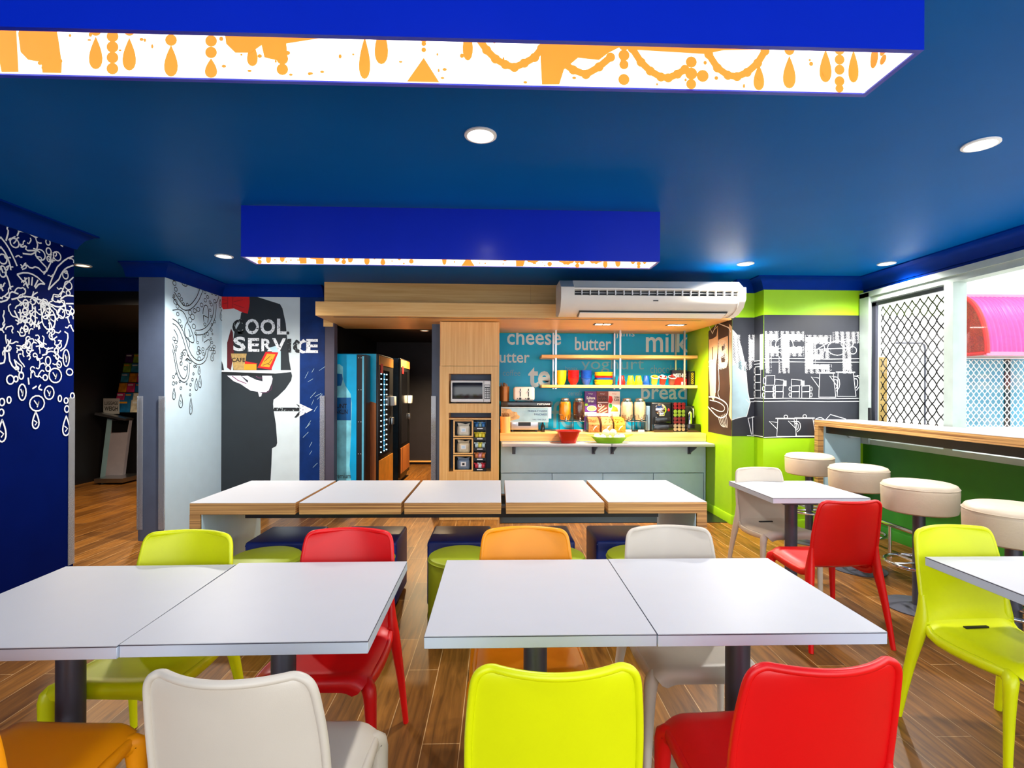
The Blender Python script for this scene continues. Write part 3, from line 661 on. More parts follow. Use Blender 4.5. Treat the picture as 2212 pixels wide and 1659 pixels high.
a.layer(.003).poly([(1587,711),(1597,722),(1606,747),(1614,781),(1618,806),(1620,832),(1627,870),(1619,900),(1587,908)]).build('paper_bag_print', 'paleblue_ink', ws, 'pale printed paper bag')
a.layer(.004).poly([(1587,711),(1597,722),(1606,747),(1612,775),(1587,790)]).build('paper_bag_print', 'white_ink', ws, 'white top of the printed bag')
a.layer(.005).line([(1587,711),(1597,722),(1606,747),(1614,781),(1618,806),(1620,832),(1622,850),(1627,870),(1619,900),(1600,903),(1587,908)], 1.4).line([(1617,862),(1624,870)], 1.2)
for y in (861, 868): a.line([(1624, y+.5), (1637, y)], 1.6)
a.line([(1620,942),(1637,943)], 1.5).line([(1622,904),(1630,940)], 1.4).line([(1622,904),(1632,903),(1633,940)], 1.4).line([(1630,902),(1637,901)], 2)
a.build('crockery_drawing', 'white_ink', ws, 'white outline drawing of the bag and jug')
a.layer(.006).text('U', 1590, 722, 1637, 802, .06).build('buffet_lettering', 'halftone', ws, 'white halftone letter')
a.layer(.0065).poly([(1588,724),(1600,728),(1602,765),(1606,780),(1614,788),(1620,802),(1604,798),(1594,786),(1588,772)]).build('buffet_lettering', 'black_halftone', ws, 'black halftone side of the letter')
a.layer(.0075).rect(1625, 732, 1635, 778).build('buffet_lettering', 'worn_white', ws, 'worn white stroke of the letter')
# recess side: first number runs from the back of the recess to its front edge, in metres
a = Art((2.573, 6.24, 0), (0, -1, 0), (0, 0, 1), (-1, 0, 0))
a.layer(.0015).rect(0, zb, .638, 2.2).poly([(.0, 2.2), (.638, 2.2), (.638, 2.284), (.3, 2.284)]).build('mural_ground', 'brown_ink', ws, 'sepia printed band on the recess side')
a.layer(.003).poly([(.02,2.14),(.27,2.24),(.285,2.05),(.25,1.86),(.22,1.75),(.21,1.42),(.16,1.35),(.06,1.42),(.02,1.80)])
a.poly([(.57,2.22),(.638,2.18),(.638,1.14),(.57,1.20),(.60,1.5),(.56,1.8)])
a.poly([(.30,2.07),(.54,2.09),(.55,1.82),(.50,1.73),(.33,1.74),(.29,1.86)])
a.build('utensil_print', 'sepia', ws, 'sepia printed blade and bag')
a.layer(.0045).poly([(.02,2.29-.12),(.15,2.19),(.27,2.28-.06),(.24,2.12),(.14,2.10),(.03,2.10)]).rect(.12, 1.83, .14, 2.0).poly([(.38,1.98),(.46,2.01),(.47,1.95),(.40,1.92)]).poly([(.36,1.86),(.47,1.90),(.48,1.80),(.38,1.80)]).build('utensil_shadow', 'brown_ink', ws)
a.layer(.006).line([(.02,1.82),(.04,1.84),(.20,1.84),(.23,1.80),(.22,1.45)], .012).line([(.02,1.77),(.22,1.77)], .01).line([(.03,1.4),(.24,1.4),(.52,1.34),(.57,1.26),(.50,1.18),(.30,1.15),(.0,1.28)], .014, smooth=2).line([(.06,1.36),(.34,1.34),(.50,1.28),(.40,1.22),(.1,1.27)], .01, smooth=2)
for i in range(6): a.line([(.30+.04*i, 1.17+.01*i), (.36+.035*i, 1.08+.012*i), (.44+.02*i, 1.06)], .007, smooth=1)
a.line([(.02,2.27),(.13,2.16),(.26,2.28),(.30,2.26),(.56,2.18),(.62,2.12)], .012).line([(.3,1.75),(.33,1.5),(.28,1.45),(.34,1.38)], .01, smooth=1)
a.build('utensil_outline', 'white_ink', ws, 'white outline of whisk and bowl')
a.layer(.007).text('B', .29, 2.06, .56, 1.72, .04).build('buffet_lettering', 'halftone', ws, 'halftone letter on the sepia print')

# ------------------------------------------------------------------ window and what stands outside
w = struct(MB().box(3.86, 3.98, 5.28, 5.36, .92, 2.48).box(3.86, 3.98, 2.1, 5.36, 2.40, 2.48).box(3.86, 3.98, 2.1, 5.36, .92, .97).box(3.86, 3.98, 4.27, 4.36, .97, 2.40).box(3.86, 3.98, 2.1, 2.18, .92, 2.48)
    .box(3.84, 3.87, 5.24, 5.375, .92, 2.50).box(3.84, 3.87, 2.0, 5.375, 2.455, 2.51).build('window_1', 'alu'))
MB().box(3.90, 3.925, 5.22, 5.275, .975, 2.395).box(3.90, 3.925, 4.36, 4.40, .975, 2.395).box(3.90, 3.925, 4.36, 5.275, 2.36, 2.395).box(3.90, 3.925, 4.36, 5.275, .975, 1.01).build('sliding_sash', 'darksteel', w, 'dark framed sliding sash')
MB().box(3.911, 3.914, 4.40, 5.22, 1.01, 2.36).build('pane', 'glass', w)
MB().box(3.911, 3.914, 2.18, 4.27, .97, 2.40).build('pane', 'glass', w)
MB().rbox(3.838, 3.862, 5.22, 5.245, 1.16, 1.30, .004).build('latch', 'black', w)
def diamonds(p0, p1, q0, q1, dp, dq, r, put):
    """diamond grille strands inside a rectangle"""
    mb = MB(); n = int((p1-p0)/dp)+1; m = int((q1-q0)/dq)+1; N = 6
    for i in range(-m, n+1):
        for sgn in (1, -1):
            pts = []
            for j in range(m*N+1):
                t = j/N
                base = i+t if sgn > 0 else (i+m)-t
                # strands swell toward each knot, as in expanded grille
                pp = p0+dp*(base+.06*math.sin(2*PI*t)*(1 if sgn > 0 else -1)); qq = q0+dq*t
                if p0 <= pp <= p1 and q0 <= qq <= q1: pts.append(put(pp, qq))
            if len(pts) > 1: mb.tube(pts, r, 4, cap=False)
    return mb
diamonds(4.40, 5.22, 1.01, 2.36, .093, .116, .0058, lambda p, q: (3.955, p, q)).build('security_grille', mat('black powder coated wire', (8, 8, 9), .8, spec=.05), w, 'black diamond mesh security grille')

EY = 8.3
eb = sbox('wall_outside', 'brick', 4.2, 12, EY, EY+.2, -.1, 6)
sbox('floor_outside', mat('pale paving', (205, 200, 190), .8), 4.05, 12, -2.6, EY, -.2, -.1)
a = Art((0, EY, 0), (1, 0, 0), (0, 0, 1), (0, -1, 0)); a.layer(.002)
for i in range(14):
    z = 3.06+.1*i*1.1; a.line([(6.5, z), (9.5, z)], .006)
    for j in range(9): x = 6.55+.36*j+(.18 if i % 2 else 0); a.line([(x, z), (x, z+.11)], .006)
a.build('mortar_joint', mat('grey mortar', (222, 220, 220), .9), eb)
# barrel awning
t = thing('barrel_awning', 'magenta corrugated barrel awning over the meshed window outside', 'awning', (7.6, EY, 2.08))
vs, fs = [], []
NX, NA = 120, 16
for i in range(NX+1):
    x = 1.9*i/NX; rip = .018*math.cos(x/.076*2*PI)
    for j in range(NA+1):
        q = PI/2*j/NA
        vs.append((x, -(.50+rip)*math.sin(q), (.95+rip)*math.cos(q)))
fs = [(i*(NA+1)+j, (i+1)*(NA+1)+j, (i+1)*(NA+1)+j+1, i*(NA+1)+j+1) for i in range(NX) for j in range(NA)]
MB().add(vs, fs).build('corrugated_roof', mat('magenta corrugated steel', (190, 66, 142), .35, .1), t, 'pink magenta corrugated sheet', sharp=3)
arc = [(-.50*math.sin(PI/2*j/20), .95*math.cos(PI/2*j/20)) for j in range(21)]
MB().tube([(0, y, z) for y, z in arc], .035, 8).tube([(0, 0, 0), (0, -.5, 0)], .03, 8).tube([(0, 0, 0), (0, 0, .95)], .03, 8).build('end_frame', mat('red powder coat', (190, 30, 28), .4), t, 'red edge frame')
MB().prism([(0, 0)]+[(y*.97, z*.97) for y, z in arc], 'x', .005, .012).build('perforated_end', mat('perforated red sheet', (140, 40, 26), .5, var=.5, scale=60), t, 'perforated dark red end cap')
pink = mat('pink trim', (226, 120, 150), .4)
MB().box(-.02, 1.9, -.52, -.46, -.04, .02).build('gutter_rail', pink, t)
MB().box(-.02, 1.9, -.06, .0, .93, 1.0).build('ridge_flashing', pink, t)
# meshed window below the awning
t = thing('outside_window', 'window outside under the awning behind white diamond mesh', 'window', (7.66, EY, .9))
MB().box(-.06, 1.5, -.03, .0, -.08, 0).box(-.06, 1.5, -.03, 0, 1.12, 1.135).box(-.06, 0, -.03, 0, -.08, 1.135).build('frame', 'white', t)
MB().box(0, 1.5, -.015, -.008, 0, 1.12).build('pane', mat('sky blue reflecting glass', (70, 146, 172), .2, var=.2, scale=2), t, 'sky blue glass')
MB().box(.70, .79, -.03, -.012, 0, 1.12).build('mullion', 'black', t)
diamonds(0, 1.0, 0, 1.12, .094, .118, .008, lambda p, q: (p, -.06, q)).build('mesh', 'white', t, 'white diamond mesh')
# pipe and post seen through the grille
tag(MB().tube([(6.5, EY-.06, 2.27), (6.92, EY-.06, 2.27), (6.97, EY-.06, 2.24), (6.985, EY-.06, 2.17), (6.985, EY-.06, -.1)], .014, 8).build('drain_pipe', 'darksteel'), 'thin grey drain pipe bent along the white outside wall', 'pipe')
tag(MB().rbox(5.18, 5.40, 7.0, 7.2, -.1, 1.95, .01).build('timber_post', mat('weathered tan post', (150, 122, 62), .8, var=.25)), 'tan post standing outside behind the diamond grille', 'post')

# ------------------------------------------------------------------ chandelier light shades hanging from the ceiling
DROPS = [(240,87,155,37),(308,90,158,37),(393,105,171,38),(475,133,174,34),(1705,132,203,38),(1785,119,190,36),(1847,120,191,31),(1885,112,180,24),(793,89,178,32),(828,62,147,38),(1010,60,140,29),(560,100,150,30),(1638,150,225,32),(-40,90,150,34),(-110,90,155,36)]
BEADS = [(240,75,11),(274,63,12),(274,87,12),(274,109,12),(274,131,12),(274,154,12),(308,75,11),(393,95,12),(475,97,12),(475,121,12),(622,157,12),(622,135,12),(1705,120,11),(1816,120,11),(1816,141,11),(1816,163,11),(1816,188,11),(1816,207,9),(1344,182,12),(1344,150,10),(1344,130,12),(1344,108,12),(917,92,9),(917,104,5),(917,117,5),(1490,170,13),(1490,145,12),(1515,175,13),(1490,195,11),(-155,100,11),(-155,124,11),(-155,148,11)]
GARL = [(1029,88),(1050,118),(1069,137),(1090,149),(1109,155),(1130,146),(1152,134),(1167,115)],[(1213,146),(1235,161),(1262,171),(1290,155),(1315,134)],[(1362,116),(1381,145),(1401,164),(1424,177),(1440,179),(1460,171),(1476,161)],[(1528,129),(1547,158),(1570,174),(1590,177),(1612,168),(1635,148),(1651,122)]
BLOBS = [[(43,51),(184,56),(161,72),(165,94),(172,144),(171,163),(133,162),(131,140),(104,135),(89,119),(84,80),(95,58),(80,68),(85,160),(51,160),(43,119),(47,78)],
 [(367,62),(456,72),(503,78),(506,103),(525,122),(557,122),(579,106),(585,132),(611,138),(633,135),(630,103),(700,92),(700,72),(560,66)],[(-60,60),(0,64),(50,66),(40,80),(0,84),(-60,82)],
 [(1165,90),(1340,96),(1340,110),(1310,125),(1290,140),(1245,135),(1215,160),(1205,192),(1168,192),(1165,140)],[(1340,96),(1660,105),(1650,118),(1560,120),(1520,128),(1360,118)]]
def shade(label, y, rz):
    t = thing('chandelier_light_shade', label, 'ceiling light', (-1.7, y, 2.34), rz)
    L, D, Hh, q = 2.79, .212, .338, .014
    MB().box(0, L, 0, q, 0, Hh).box(0, L, D-q, D, 0, Hh).box(0, q, q, D-q, 0, Hh).box(L-q, L, q, D-q, 0, Hh).build('blue_casing', 'shade', t, 'glossy blue casing')
    MB().box(q, L-q, D-q-.004, D-q, .004, Hh).box(q, q+.004, q, D-q, .004, Hh).box(L-q-.004, L-q, q, D-q, .004, Hh).box(q, L-q, q, q+.004, .004, Hh).build('backlit_panel', 'panel', t, 'backlit white inner lining')
    k = 1.5/1110
    # drawing units: run along the shade, and down to its lower edge
    a = Art((1.7-1077*k, D-q-.004, 0), (k, 0, 0), (0, 0, -k), (0, -1, 0))
    def low(x): return 160+.0279*x
    def T(x, yy): return (x, yy-low(x)-2)
    def ok(p): return 1.7-1077*k+p[0]*k < L-q
    for x, t0, b0, wd in DROPS:
        if x < 1850: a.drop(x, t0-low(x)-2, min(b0-low(x)-2, -1), wd)
    for x, yy, r in BEADS: a.disc(x, min(yy-low(x)-2, -r), r)
    for g in GARL:
        a.line([T(*p) for p in g], 15, smooth=1)
        for p in g: a.disc(*T(*p), 10)
    for bl in BLOBS: a.poly([T(*p) for p in bl])
    a.poly([T(917,134), T(882,184), T(950,186)])
    for i in range(70):
        x = random.uniform(-165, 1840); a.disc(x, random.uniform(-105, -6), random.uniform(2, 5), random.uniform(2, 5), 7)
    a.build('chandelier_silhouette', 'panelink', t, 'amber chandelier silhouette')
    b = Art((L-q-.004, 0, 0), (0, -k, 0), (0, 0, -k), (-1, 0, 0))
    for yy in (-60, -110): b.drop(yy, -95, -35, 30)
    for i in range(4): b.disc(-85, -90+18*i, 9)
    b.build('chandelier_silhouette', 'panelink', t, 'amber chandelier silhouette on the end')
    return t
shade('long glossy blue light shade nearest the camera with an amber chandelier lining', 1.275, .006)
shade('long glossy blue light shade nearer the oak canopy with an amber chandelier lining', 3.43, .008)

# ------------------------------------------------------------------ recessed downlights
bulb = mat('lit lamp glass', (255, 250, 240), .4, emit=9)
dark_lamp = mat('dim lamp glass', (255, 226, 180), .4, emit=1.6)
def downlight(x, y, z, label, watts, lit=True, r=.065, color=(1, .95, .88), spread=2.6):
    t = thing('downlight', label, 'downlight', (x, y, z))
    MB().lathe([(r+.012, 0), (r+.012, -.006), (r, -.009), (r-.008, -.004), (r-.008, 0)], 28, cap=False).build('trim_ring', 'white', t)
    MB().lathe([(.001, -.0035), (r-.009, -.0035)], 28, cap=False).build('lamp_glass', bulb if lit else dark_lamp, t)
    lamp('SPOT', (x, y, z-.03), watts, color, spot_size=spread, spot_blend=.7, shadow_soft_size=.05)
downlight(-.09, 2.45, CE, 'bright round downlight between the two blue light shades', 60)
downlight(2.36, 2.46, CE, 'bright round downlight nearest the window side of the blue ceiling', 60)
downlight(2.34, 4.82, CE, 'round downlight beside the right end of the air conditioner', 160)
downlight(3.66, 4.76, CE, 'round downlight over the far end of the window bar', 90)
downlight(-2.5, 4.74, CE, 'round warm downlight in front of the bow tie print', 150)
downlight(-4.08, 5.15, CE, 'dim downlight on the ceiling left of the grey column', 110, False, .06, (1, .8, .55))
downlight(-.1, .3, CE, 'round downlight on the ceiling over the camera', 18)
downlight(2.36, .3, CE, 'round downlight over the yellow chair by the right table', 25)
downlight(-2.5, 2.4, CE, 'round downlight beside the dark blue scribbled wall', 22)
downlight(-4.5, 6.9, 2.4, 'small downlight in the low hall ceiling', 130, False, .06, (1, .75, .45))
downlight(-1.18, 8.2, 2.42, 'small downlight in the corridor behind the vending machines', 340, False, .06, (1, .72, .4))

# ------------------------------------------------------------------ clear corner guards on the wall ends
GY = .010
def guard(label, x, y, sx, h=1.40):
    t = MB().box(min(x, x-sx*.05), max(x, x-sx*.05), y-.013, y-.009, .11, h).box(min(x+sx*.001, x+sx*.005), max(x+sx*.001, x+sx*.005), y-.013, y+.004, .11, h).build('corner_guard', 'acrylic')
    tag(t, label, 'corner guard')
guard('clear plastic corner guard on the right edge of the grey column', -3.23, 5.06, 1)
guard('clear plastic corner guard on the left edge of the grey column', -3.48, 5.06, -1)
guard('clear plastic corner guard right of the printed arrow by the doorway', -2.04, 6.08, 1)
guard('clear plastic corner guard beside the oak microwave cabinet', -.79, 6.1, -1)
tag(MB().box(-3.299, -3.294, 4.03, 4.086, .11, 1.40).box(-3.35, -3.299, 4.081, 4.086, .11, 1.40).build('corner_guard', 'acrylic'), 'clear plastic corner guard on the end of the dark blue scribbled wall', 'corner guard')

# ------------------------------------------------------------------ oak canopy, air conditioner
t = thing('oak_canopy', 'pale oak canopy with a deep ledge over the doorway and counter', 'canopy', (-1.93, 5.46, 2.25), .024)
Lc = 4.48
MB().box(0, Lc, 0, .03, 0, .148).box(0, .03, .03, 1.15, 0, .148).box(0, Lc, .03, .40, .128, .148).build('ledge', 'oak', t)
MB().box(.03, Lc, .03, .075, 0, .02).box(.03, .16, .075, .11, 0, .02).box(.16, Lc, .11, 1.15, 0, .02).box(.03, .16, .11, 1.15, 0, .02).box(1.95, Lc, 1.15, 1.445, 0, .02).build('soffit', 'oak', t)
MB().box(.16, Lc-.3, .076, .112, -.0006, .02).build('slot', 'black', t, 'black shadow slot')
MB().box(-.02, 2.3, .36, .39, .148, .428).box(2.302, 4.40, .36, .39, .148, .428).box(-.02, .01, .39, .62, .148, .428).build('fascia', 'oak', t)
MB().box(-.11, .0, .62, .66, -.04, .13).build('end_block', 'oak', t)
for i, (x, y) in enumerate([(1.22, 6.0), (2.09, 6.0)]):
    c = thing('double_downlight', ['twin black downlight in the oak canopy nearer the cabinet', 'twin black downlight in the oak canopy nearer the green wall'][i], 'downlight', (x, y+.01*i, 2.2495))
    MB().box(-.11, .11, -.06, .06, -.004, 0).build('trim_plate', 'black', c)
    MB().box(-.085, -.01, -.035, .035, -.006, -.004).box(.01, .085, -.035, .035, -.006, -.004).build('lamp_glass', bulb, c)
    lamp('SPOT', (x, y, 2.22), 120, (1, .82, .58), spot_size=2.5, spot_blend=.8, shadow_soft_size=.06)


t = thing('air_conditioner', 'long cream air conditioner hung under the ceiling in front of the oak canopy', 'air conditioner', (.6, 0, 0))
PR_ = [(5.40,2.56),(5.08,2.56),(5.0,2.475),(4.965,2.472),(4.95,2.465),(4.952,2.448),(5.0,2.44),(5.0,2.40),(4.958,2.392),(4.966,2.34),(4.995,2.295),(5.05,2.255),(5.12,2.235),(5.24,2.222),(5.40,2.26)]
MB().prism(PR_, 'x', .13, 1.74).build('casing', 'cream', t, sharp=.5)
MB().prism([(5.40,2.56),(5.08,2.56),(4.98,2.48),(4.94,2.47),(4.94,2.36),(4.98,2.285),(5.06,2.24),(5.2,2.215),(5.40,2.25)], 'x', 0, .13).build('end_cap', 'cream', t)
MB().prism([(5.40,2.56),(5.08,2.56),(4.98,2.48),(4.93,2.475),(4.93,2.36),(4.98,2.285),(5.08,2.235),(5.2,2.215),(5.40,2.25)], 'x', 1.74, 1.80).build('end_cap', 'cream', t)
g = MB().box(.14, 1.735, 4.985, 4.999, 2.402, 2.438).build('grille', 'black', t, 'dark intake grille')
mb = MB()
for i in range(19): mb.box(.20+.082*i, .209+.082*i, 4.955, 4.99, 2.398, 2.444)
mb.box(.14, 1.735, 4.975, 4.981, 2.418, 2.422).build('grille_bar', 'white', g)
MB().prism([(5.055,2.236),(5.16,2.205),(5.165,2.211),(5.06,2.243)], 'x', .20, 1.66).build('vane', 'white', t)
MB().prism([(5.04,2.252),(5.10,2.226),(5.19,2.216),(5.19,2.232),(5.06,2.268)], 'x', .19, 1.67).build('outlet', 'black', t, 'dark air outlet')
MB().box(.90, .95, 4.956, 4.962, 2.34, 2.35).build('sensor', 'black', t)
MB().box(.3, 1.6, 5.38, 5.515, 2.29, 2.36).build('wall_bracket', 'steel', t)

# ------------------------------------------------------------------ tall oak cabinet
t = thing('oak_cabinet', 'tall pale oak cabinet with microwave niche and open snack niche', 'cabinet', (-.668, 5.84, 0))
X1, N0, N1 = .675, .105, .585   # width and niche sides
b = MB().box(0, X1, 0, .6, 0, .08).box(0, .02, .018, .6, .08, 2.248).box(X1-.02, X1, .018, .6, .08, 2.248).box(.02, X1-.02, .58, .6, .08, 2.248)
for z0, z1, x0, x1 in [(.08,.545,0,X1),(1.213,1.318,0,X1),(1.655,1.742,0,X1),(.545,1.213,0,N0),(.545,1.213,N1,X1),(1.318,1.655,0,N0),(1.318,1.655,N1,X1)]:
    b.box(x0, x1, 0, .018, z0, z1)
for z in (.527, 1.213, 1.30, 1.655): b.box(.02, X1-.02, .018, .58, z, z+.018)
b.box(N0-.018, N0, .018, .5, .545, 1.655).box(N1, N1+.018, .018, .5, .545, 1.655)
b.build('carcass', 'oakv', t)
MB().box(.012, X1-.012, -.002, .017, 1.746, 2.243).build('door', 'oakv', t)
MB().box(N0, N1, .012, .5, 1.135, 1.15).build('shelf', 'oak', t)
MB().box(N0, N1, .49, .5, 1.318, 1.655).box(N0, N1, .49, .5, .545, 1.213).build('niche_back', 'bluegrey', t)
# microwave
t = thing('microwave', 'white microwave oven in the upper niche of the oak cabinet', 'microwave', (-.548, 5.855, 1.319))
MB().rbox(0, .462, .02, .36, .012, .262, .012).build('body', 'white', t)
d = MB().rbox(.004, .376, 0, .024, .016, .258, .008).build('door', 'white', t)
MB().rbox(.022, .366, -.004, .002, .05, .238, .003).build('window_glass', 'blackgloss', d, 'dark reflective door glass')
p = MB().rbox(.38, .458, 0, .024, .016, .258, .008).build('control_panel', 'white', t)
MB().box(.388, .45, -.003, .001, .05, .215).build('keypad', 'black', p)
mb = MB()
for i in range(3):
    for j in range(6): mb.box(.394+.019*i, .406+.019*i, -.006, -.002, .06+.02*j, .072+.02*j)
mb.box(.392, .446, -.006, -.002, .19, .206).build('button', 'white', p)
for x in (.03, .40):
    for y in (.04, .3): MB().rbox(x, x+.03, y, y+.03, 0, .014, .003).build('foot', 'black', t)
# wooden display boxes and snack tower in the lower niche
bread = [('topmost', 'bread_bag', (226, 220, 200)), ('middle', 'bread_bag', (222, 206, 170)), ('lowest', 'bread_bag', (120, 140, 160))]
for i, z in enumerate((.936, .741, .547)):
    t = thing('display_box', '%s of the three wood framed display boxes in the cabinet' % ['topmost', 'middle one', 'lowest'][i], 'display box', (-.513, 5.865, z), 0, 'wood framed display boxes in the cabinet')
    Hb = .184 if i else .192
    MB().box(0, .225, 0, .02, 0, .014).box(0, .225, 0, .02, Hb-.014, Hb).box(0, .016, 0, .02, .014, Hb-.014).box(.209, .225, 0, .02, .014, Hb-.014).build('frame', 'oak', t)
    MB().box(0, .225, .02, .22, 0, .006).box(0, .225, .02, .22, Hb-.006, Hb).box(0, .006, .02, .22, .006, Hb-.006).box(.219, .225, .02, .22, .006, Hb-.006).box(.006, .219, .214, .22, .006, Hb-.006).build('black_box', 'black', t, 'black inside of the box')
    s = thing('wrapped_loaf', ['cream wrapped loaf with a white label in the topmost display box', 'tan wrapped loaf with a white label in the middle display box', 'grey blue wrapped loaf with a label in the lowest display box'][i], 'packet', (-.40, 5.925, z+.0065))
    mb = MB().rbox(-.075, .075, -.03, .05, 0, .125, .028, 3)
    mb.prism([(-.06, .118), (.06, .118), (.072, .15), (.02, .135), (-.01, .145), (-.07, .152)], 'y', -.012, .02)
    mb.build('wrapper', mat('loaf wrapper', bread[i][2], .5, var=.15, scale=20), s)
    MB().box(-.03, .03, -.033, -.0295, .045, .095).build('label', 'white', s, 'white paper label')
    MB().box(-.014, .014, -.0345, -.0325, .058, .082).build('emblem', 'bluegrey' if i < 2 else 'ink', s)
tw = thing('snack_tower', 'black five tier snack dispenser beside the wooden display boxes', 'snack rack', (-.284, 5.865, .547))
MB().box(0, .006, .0, .2, 0, .585).box(.139, .145, .0, .2, 0, .585).box(.006, .139, .194, .2, 0, .585).build('frame', 'black', tw)
tier_cols = [('blue', (40, 110, 170)), ('yellow', (246, 206, 20)), ('silver', (196, 214, 214)), ('orange', (232, 130, 60)), ('red', (214, 40, 60))]
for i in range(5):
    z = .585-.117*(i+1)
    tr = MB().box(.006, .139, 0, .194, z, z+.005).box(.006, .139, 0, .005, z+.005, z+.035).build('tray', 'black', tw)
    MB().box(.04, .105, -.002, .0005, z+.012, z+.024).build('price_tag', 'white', tr, 'white price tag')
    for j in range(3):
        c = tier_cols[i]
        cc = c[1] if j != 1 else [(120,150,150), (250,220,60), (240,220,90), (228,150,150), (236,226,226)][i]
        s = MB().rbox(-.021, .021, -.02, .02, 0, .075, .012, 2).prism([(-.026, .068), (.026, .068), (.03, .088), (0, .082), (-.03, .088)], 'y', -.006, .006)
        o = s.build('snack_packet', mat('%s foil' % c[0], cc, .3, .2, var=.3, scale=40), loc=(-.284+.032+.041*j, 5.865+.042, .547+z+.0055), rot=(0, 0, random.uniform(-.2, .2)))
        tag(o, '%s snack packet on the %s tier of the black snack dispenser' % (['left '+c[0], 'pale middle', 'right '+c[0]][j], ['top', 'second', 'third', 'fourth', 'bottom'][i]), 'packet', 'snack packets in the black dispenser')

# ------------------------------------------------------------------ counter
t = thing('serving_counter', 'blue grey serving counter with an oak top edge and lower drawer fronts', 'counter', (0, 0, 0))
MB().box(.03, 2.55, 6.30, 6.32, .46, .85).box(.03, .05, 6.32, 6.94, .08, .85).box(.05, 2.52, 6.92, 6.94, .08, .85).box(.05, 2.52, 6.40, 6.42, 0, .08).build('carcass', 'bluegrey', t)
MB().box(2.545, 2.565, 6.295, 6.94, .08, .85).build('end_panel', 'bluegrey', t)
for i in range(4):
    x0 = .035+.6275*i
    MB().rbox(x0, x0+.622, 6.30, 6.318, .08, .452, .002, 1).build('drawer_front', 'bluegrey', t)
MB().rbox(.02, 2.568, 6.285, 6.945, .85, .945, .003, 1).build('worktop', 'oak', t, 'pale oak worktop with a thick front edge')
for i, (x0, x1) in enumerate([(.045, 1.335), (1.34, 2.568)]):
    s = thing('fold_down_shelf', ['left white folding shelf on brackets in front of the counter', 'right white folding shelf on brackets in front of the counter'][i], 'shelf', (0, 0, 0), 0, 'white folding shelves on the counter front')
    MB().rbox(x0, x1, 6.03, 6.293, .808, .842, .004, 2).build('board', 'lam', s)
    for x in ([.19, 1.17] if i == 0 else [1.40, 2.36]):
        MB().prism([(6.294, .80), (6.294, .70), (6.28, .70), (6.07, .79), (6.07, .806), (6.294, .806)], 'x', x-.006, x+.006).box(x-.025, x+.025, 6.06, 6.28, .803, .8075).box(x-.02, x+.02, 6.288, 6.2995, .69, .80).build('bracket', 'darksteel', s, 'steel bracket')
# splashback with words; lettering units are metres
t = thing('glass_splashback', 'teal glass splashback printed with white breakfast words', 'splashback', (0, 0, 0))
MB().box(.005, 2.568, 6.935, 6.949, .9455, 2.245).build('glass_sheet', 'splash', t)
k = 6.935/1110
a = Art((-1077*k, 6.935, 1.46+846.2*k), (k, 0, 0), (0, 0, -k), (0, -1, 0)); a.layer(.0015)
for s_ in [('cheese',1095,712,1212,746),('butter',1242,728,1321,757),('milk',1397,712,1491,760),('utter',1079,764,1144,785),('bread',1387,830,1487,863)]:
    a.text(*s_, bold=.012).build('breakfast_lettering', 'splash_ink', t, 'white printed word %s' % s_[0])
a.text('te', 1141, 794, 1189, 838, bold=.03).build('breakfast_lettering', 'splash_ink', t, 'white printed word te')
a.text('jams', 1332, 713, 1372, 731).build('breakfast_lettering', 'splash_ink', t, 'white printed word jams')
for s_ in [('yoghurt',1256,773,1393,806),('chocolate',1407,788,1475,806),('honey',1222,792,1248,802),('cereals',1228,845,1258,855),('coffee',1086,800,1124,813),('coffee',1105,868,1275,926),('tea',1330,880,1400,928)]:
    a.text(*s_).build('breakfast_lettering', 'splash_dim', t, 'faint printed word %s' % s_[0])
# hanging shelves
t = thing('hanging_shelf', 'two oak shelves hung on slim steel posts before the teal splashback', 'shelf', (0, 0, 0))
for z in (1.505, 1.890): MB().rbox(.55, 2.571, 6.57, 6.93, z, z+.04, .004, 1).build('shelf_board', 'oak', t)
for x in (.735, 1.565, 2.40):
    for y in (6.585, 6.915): MB().box(x-.011, x+.011, y-.011, y+.011, 1.49, 2.249).build('post', 'steel', t)

# ------------------------------------------------------------------ bowls, plates and tubs on the lower hanging shelf
SZ = 1.5455
def kx(px, y=6.74): return (px-1077)*y/1110
cup = MB().lathe([(.001, .004), (.040, .004), (.044, .01), (.062, .055), (.068, .08), (.074, .192), (.070, .192), (.064, .082), (.058, .058), (.03, .012), (.001, .012)], 24, cap=False)
o = cup.build('tumbler', 'yellow', loc=(kx(1212), 6.74, SZ-.004)); tag(o, 'tall yellow melamine tumbler at the left end of the hanging shelf', 'tumbler')
bowl = MB().lathe([(.001, 0), (.034, 0), (.036, .006), (.062, .045), (.071, .084), (.0765, .087), (.0765, .092), (.0695, .092), (.0595, .047), (.032, .012), (.001, .012)], 24, cap=False)
names = ['lowest', 'second from the bottom', 'third from the bottom', 'fourth from the bottom', 'fifth from the bottom', 'sixth from the bottom', 'top']
for c, px in (('red', 1239), ('blue', 1267)):
    for i in range(7):
        if c == 'red' and i == 0: me0 = b0 = bowl.build('bowl', 'red')
        else:
            b0 = me0.copy(); COL.objects.link(b0); b0.material_slots[0].link = 'OBJECT'; b0.material_slots[0].material = M[c]
        b0.location = (kx(px), 6.74, SZ+.0165*i)
        tag(b0, '%s bowl in the nested stack, %s' % (c, names[i]), 'bowl', 'nested stack of %s bowls' % c)
plate = MB().lathe([(.001, 0), (.09, 0), (.104, .006), (.116, .02), (.122, .042), (.119, .042), (.112, .022), (.10, .01), (.09, .006), (.001, .006)], 36, cap=False)
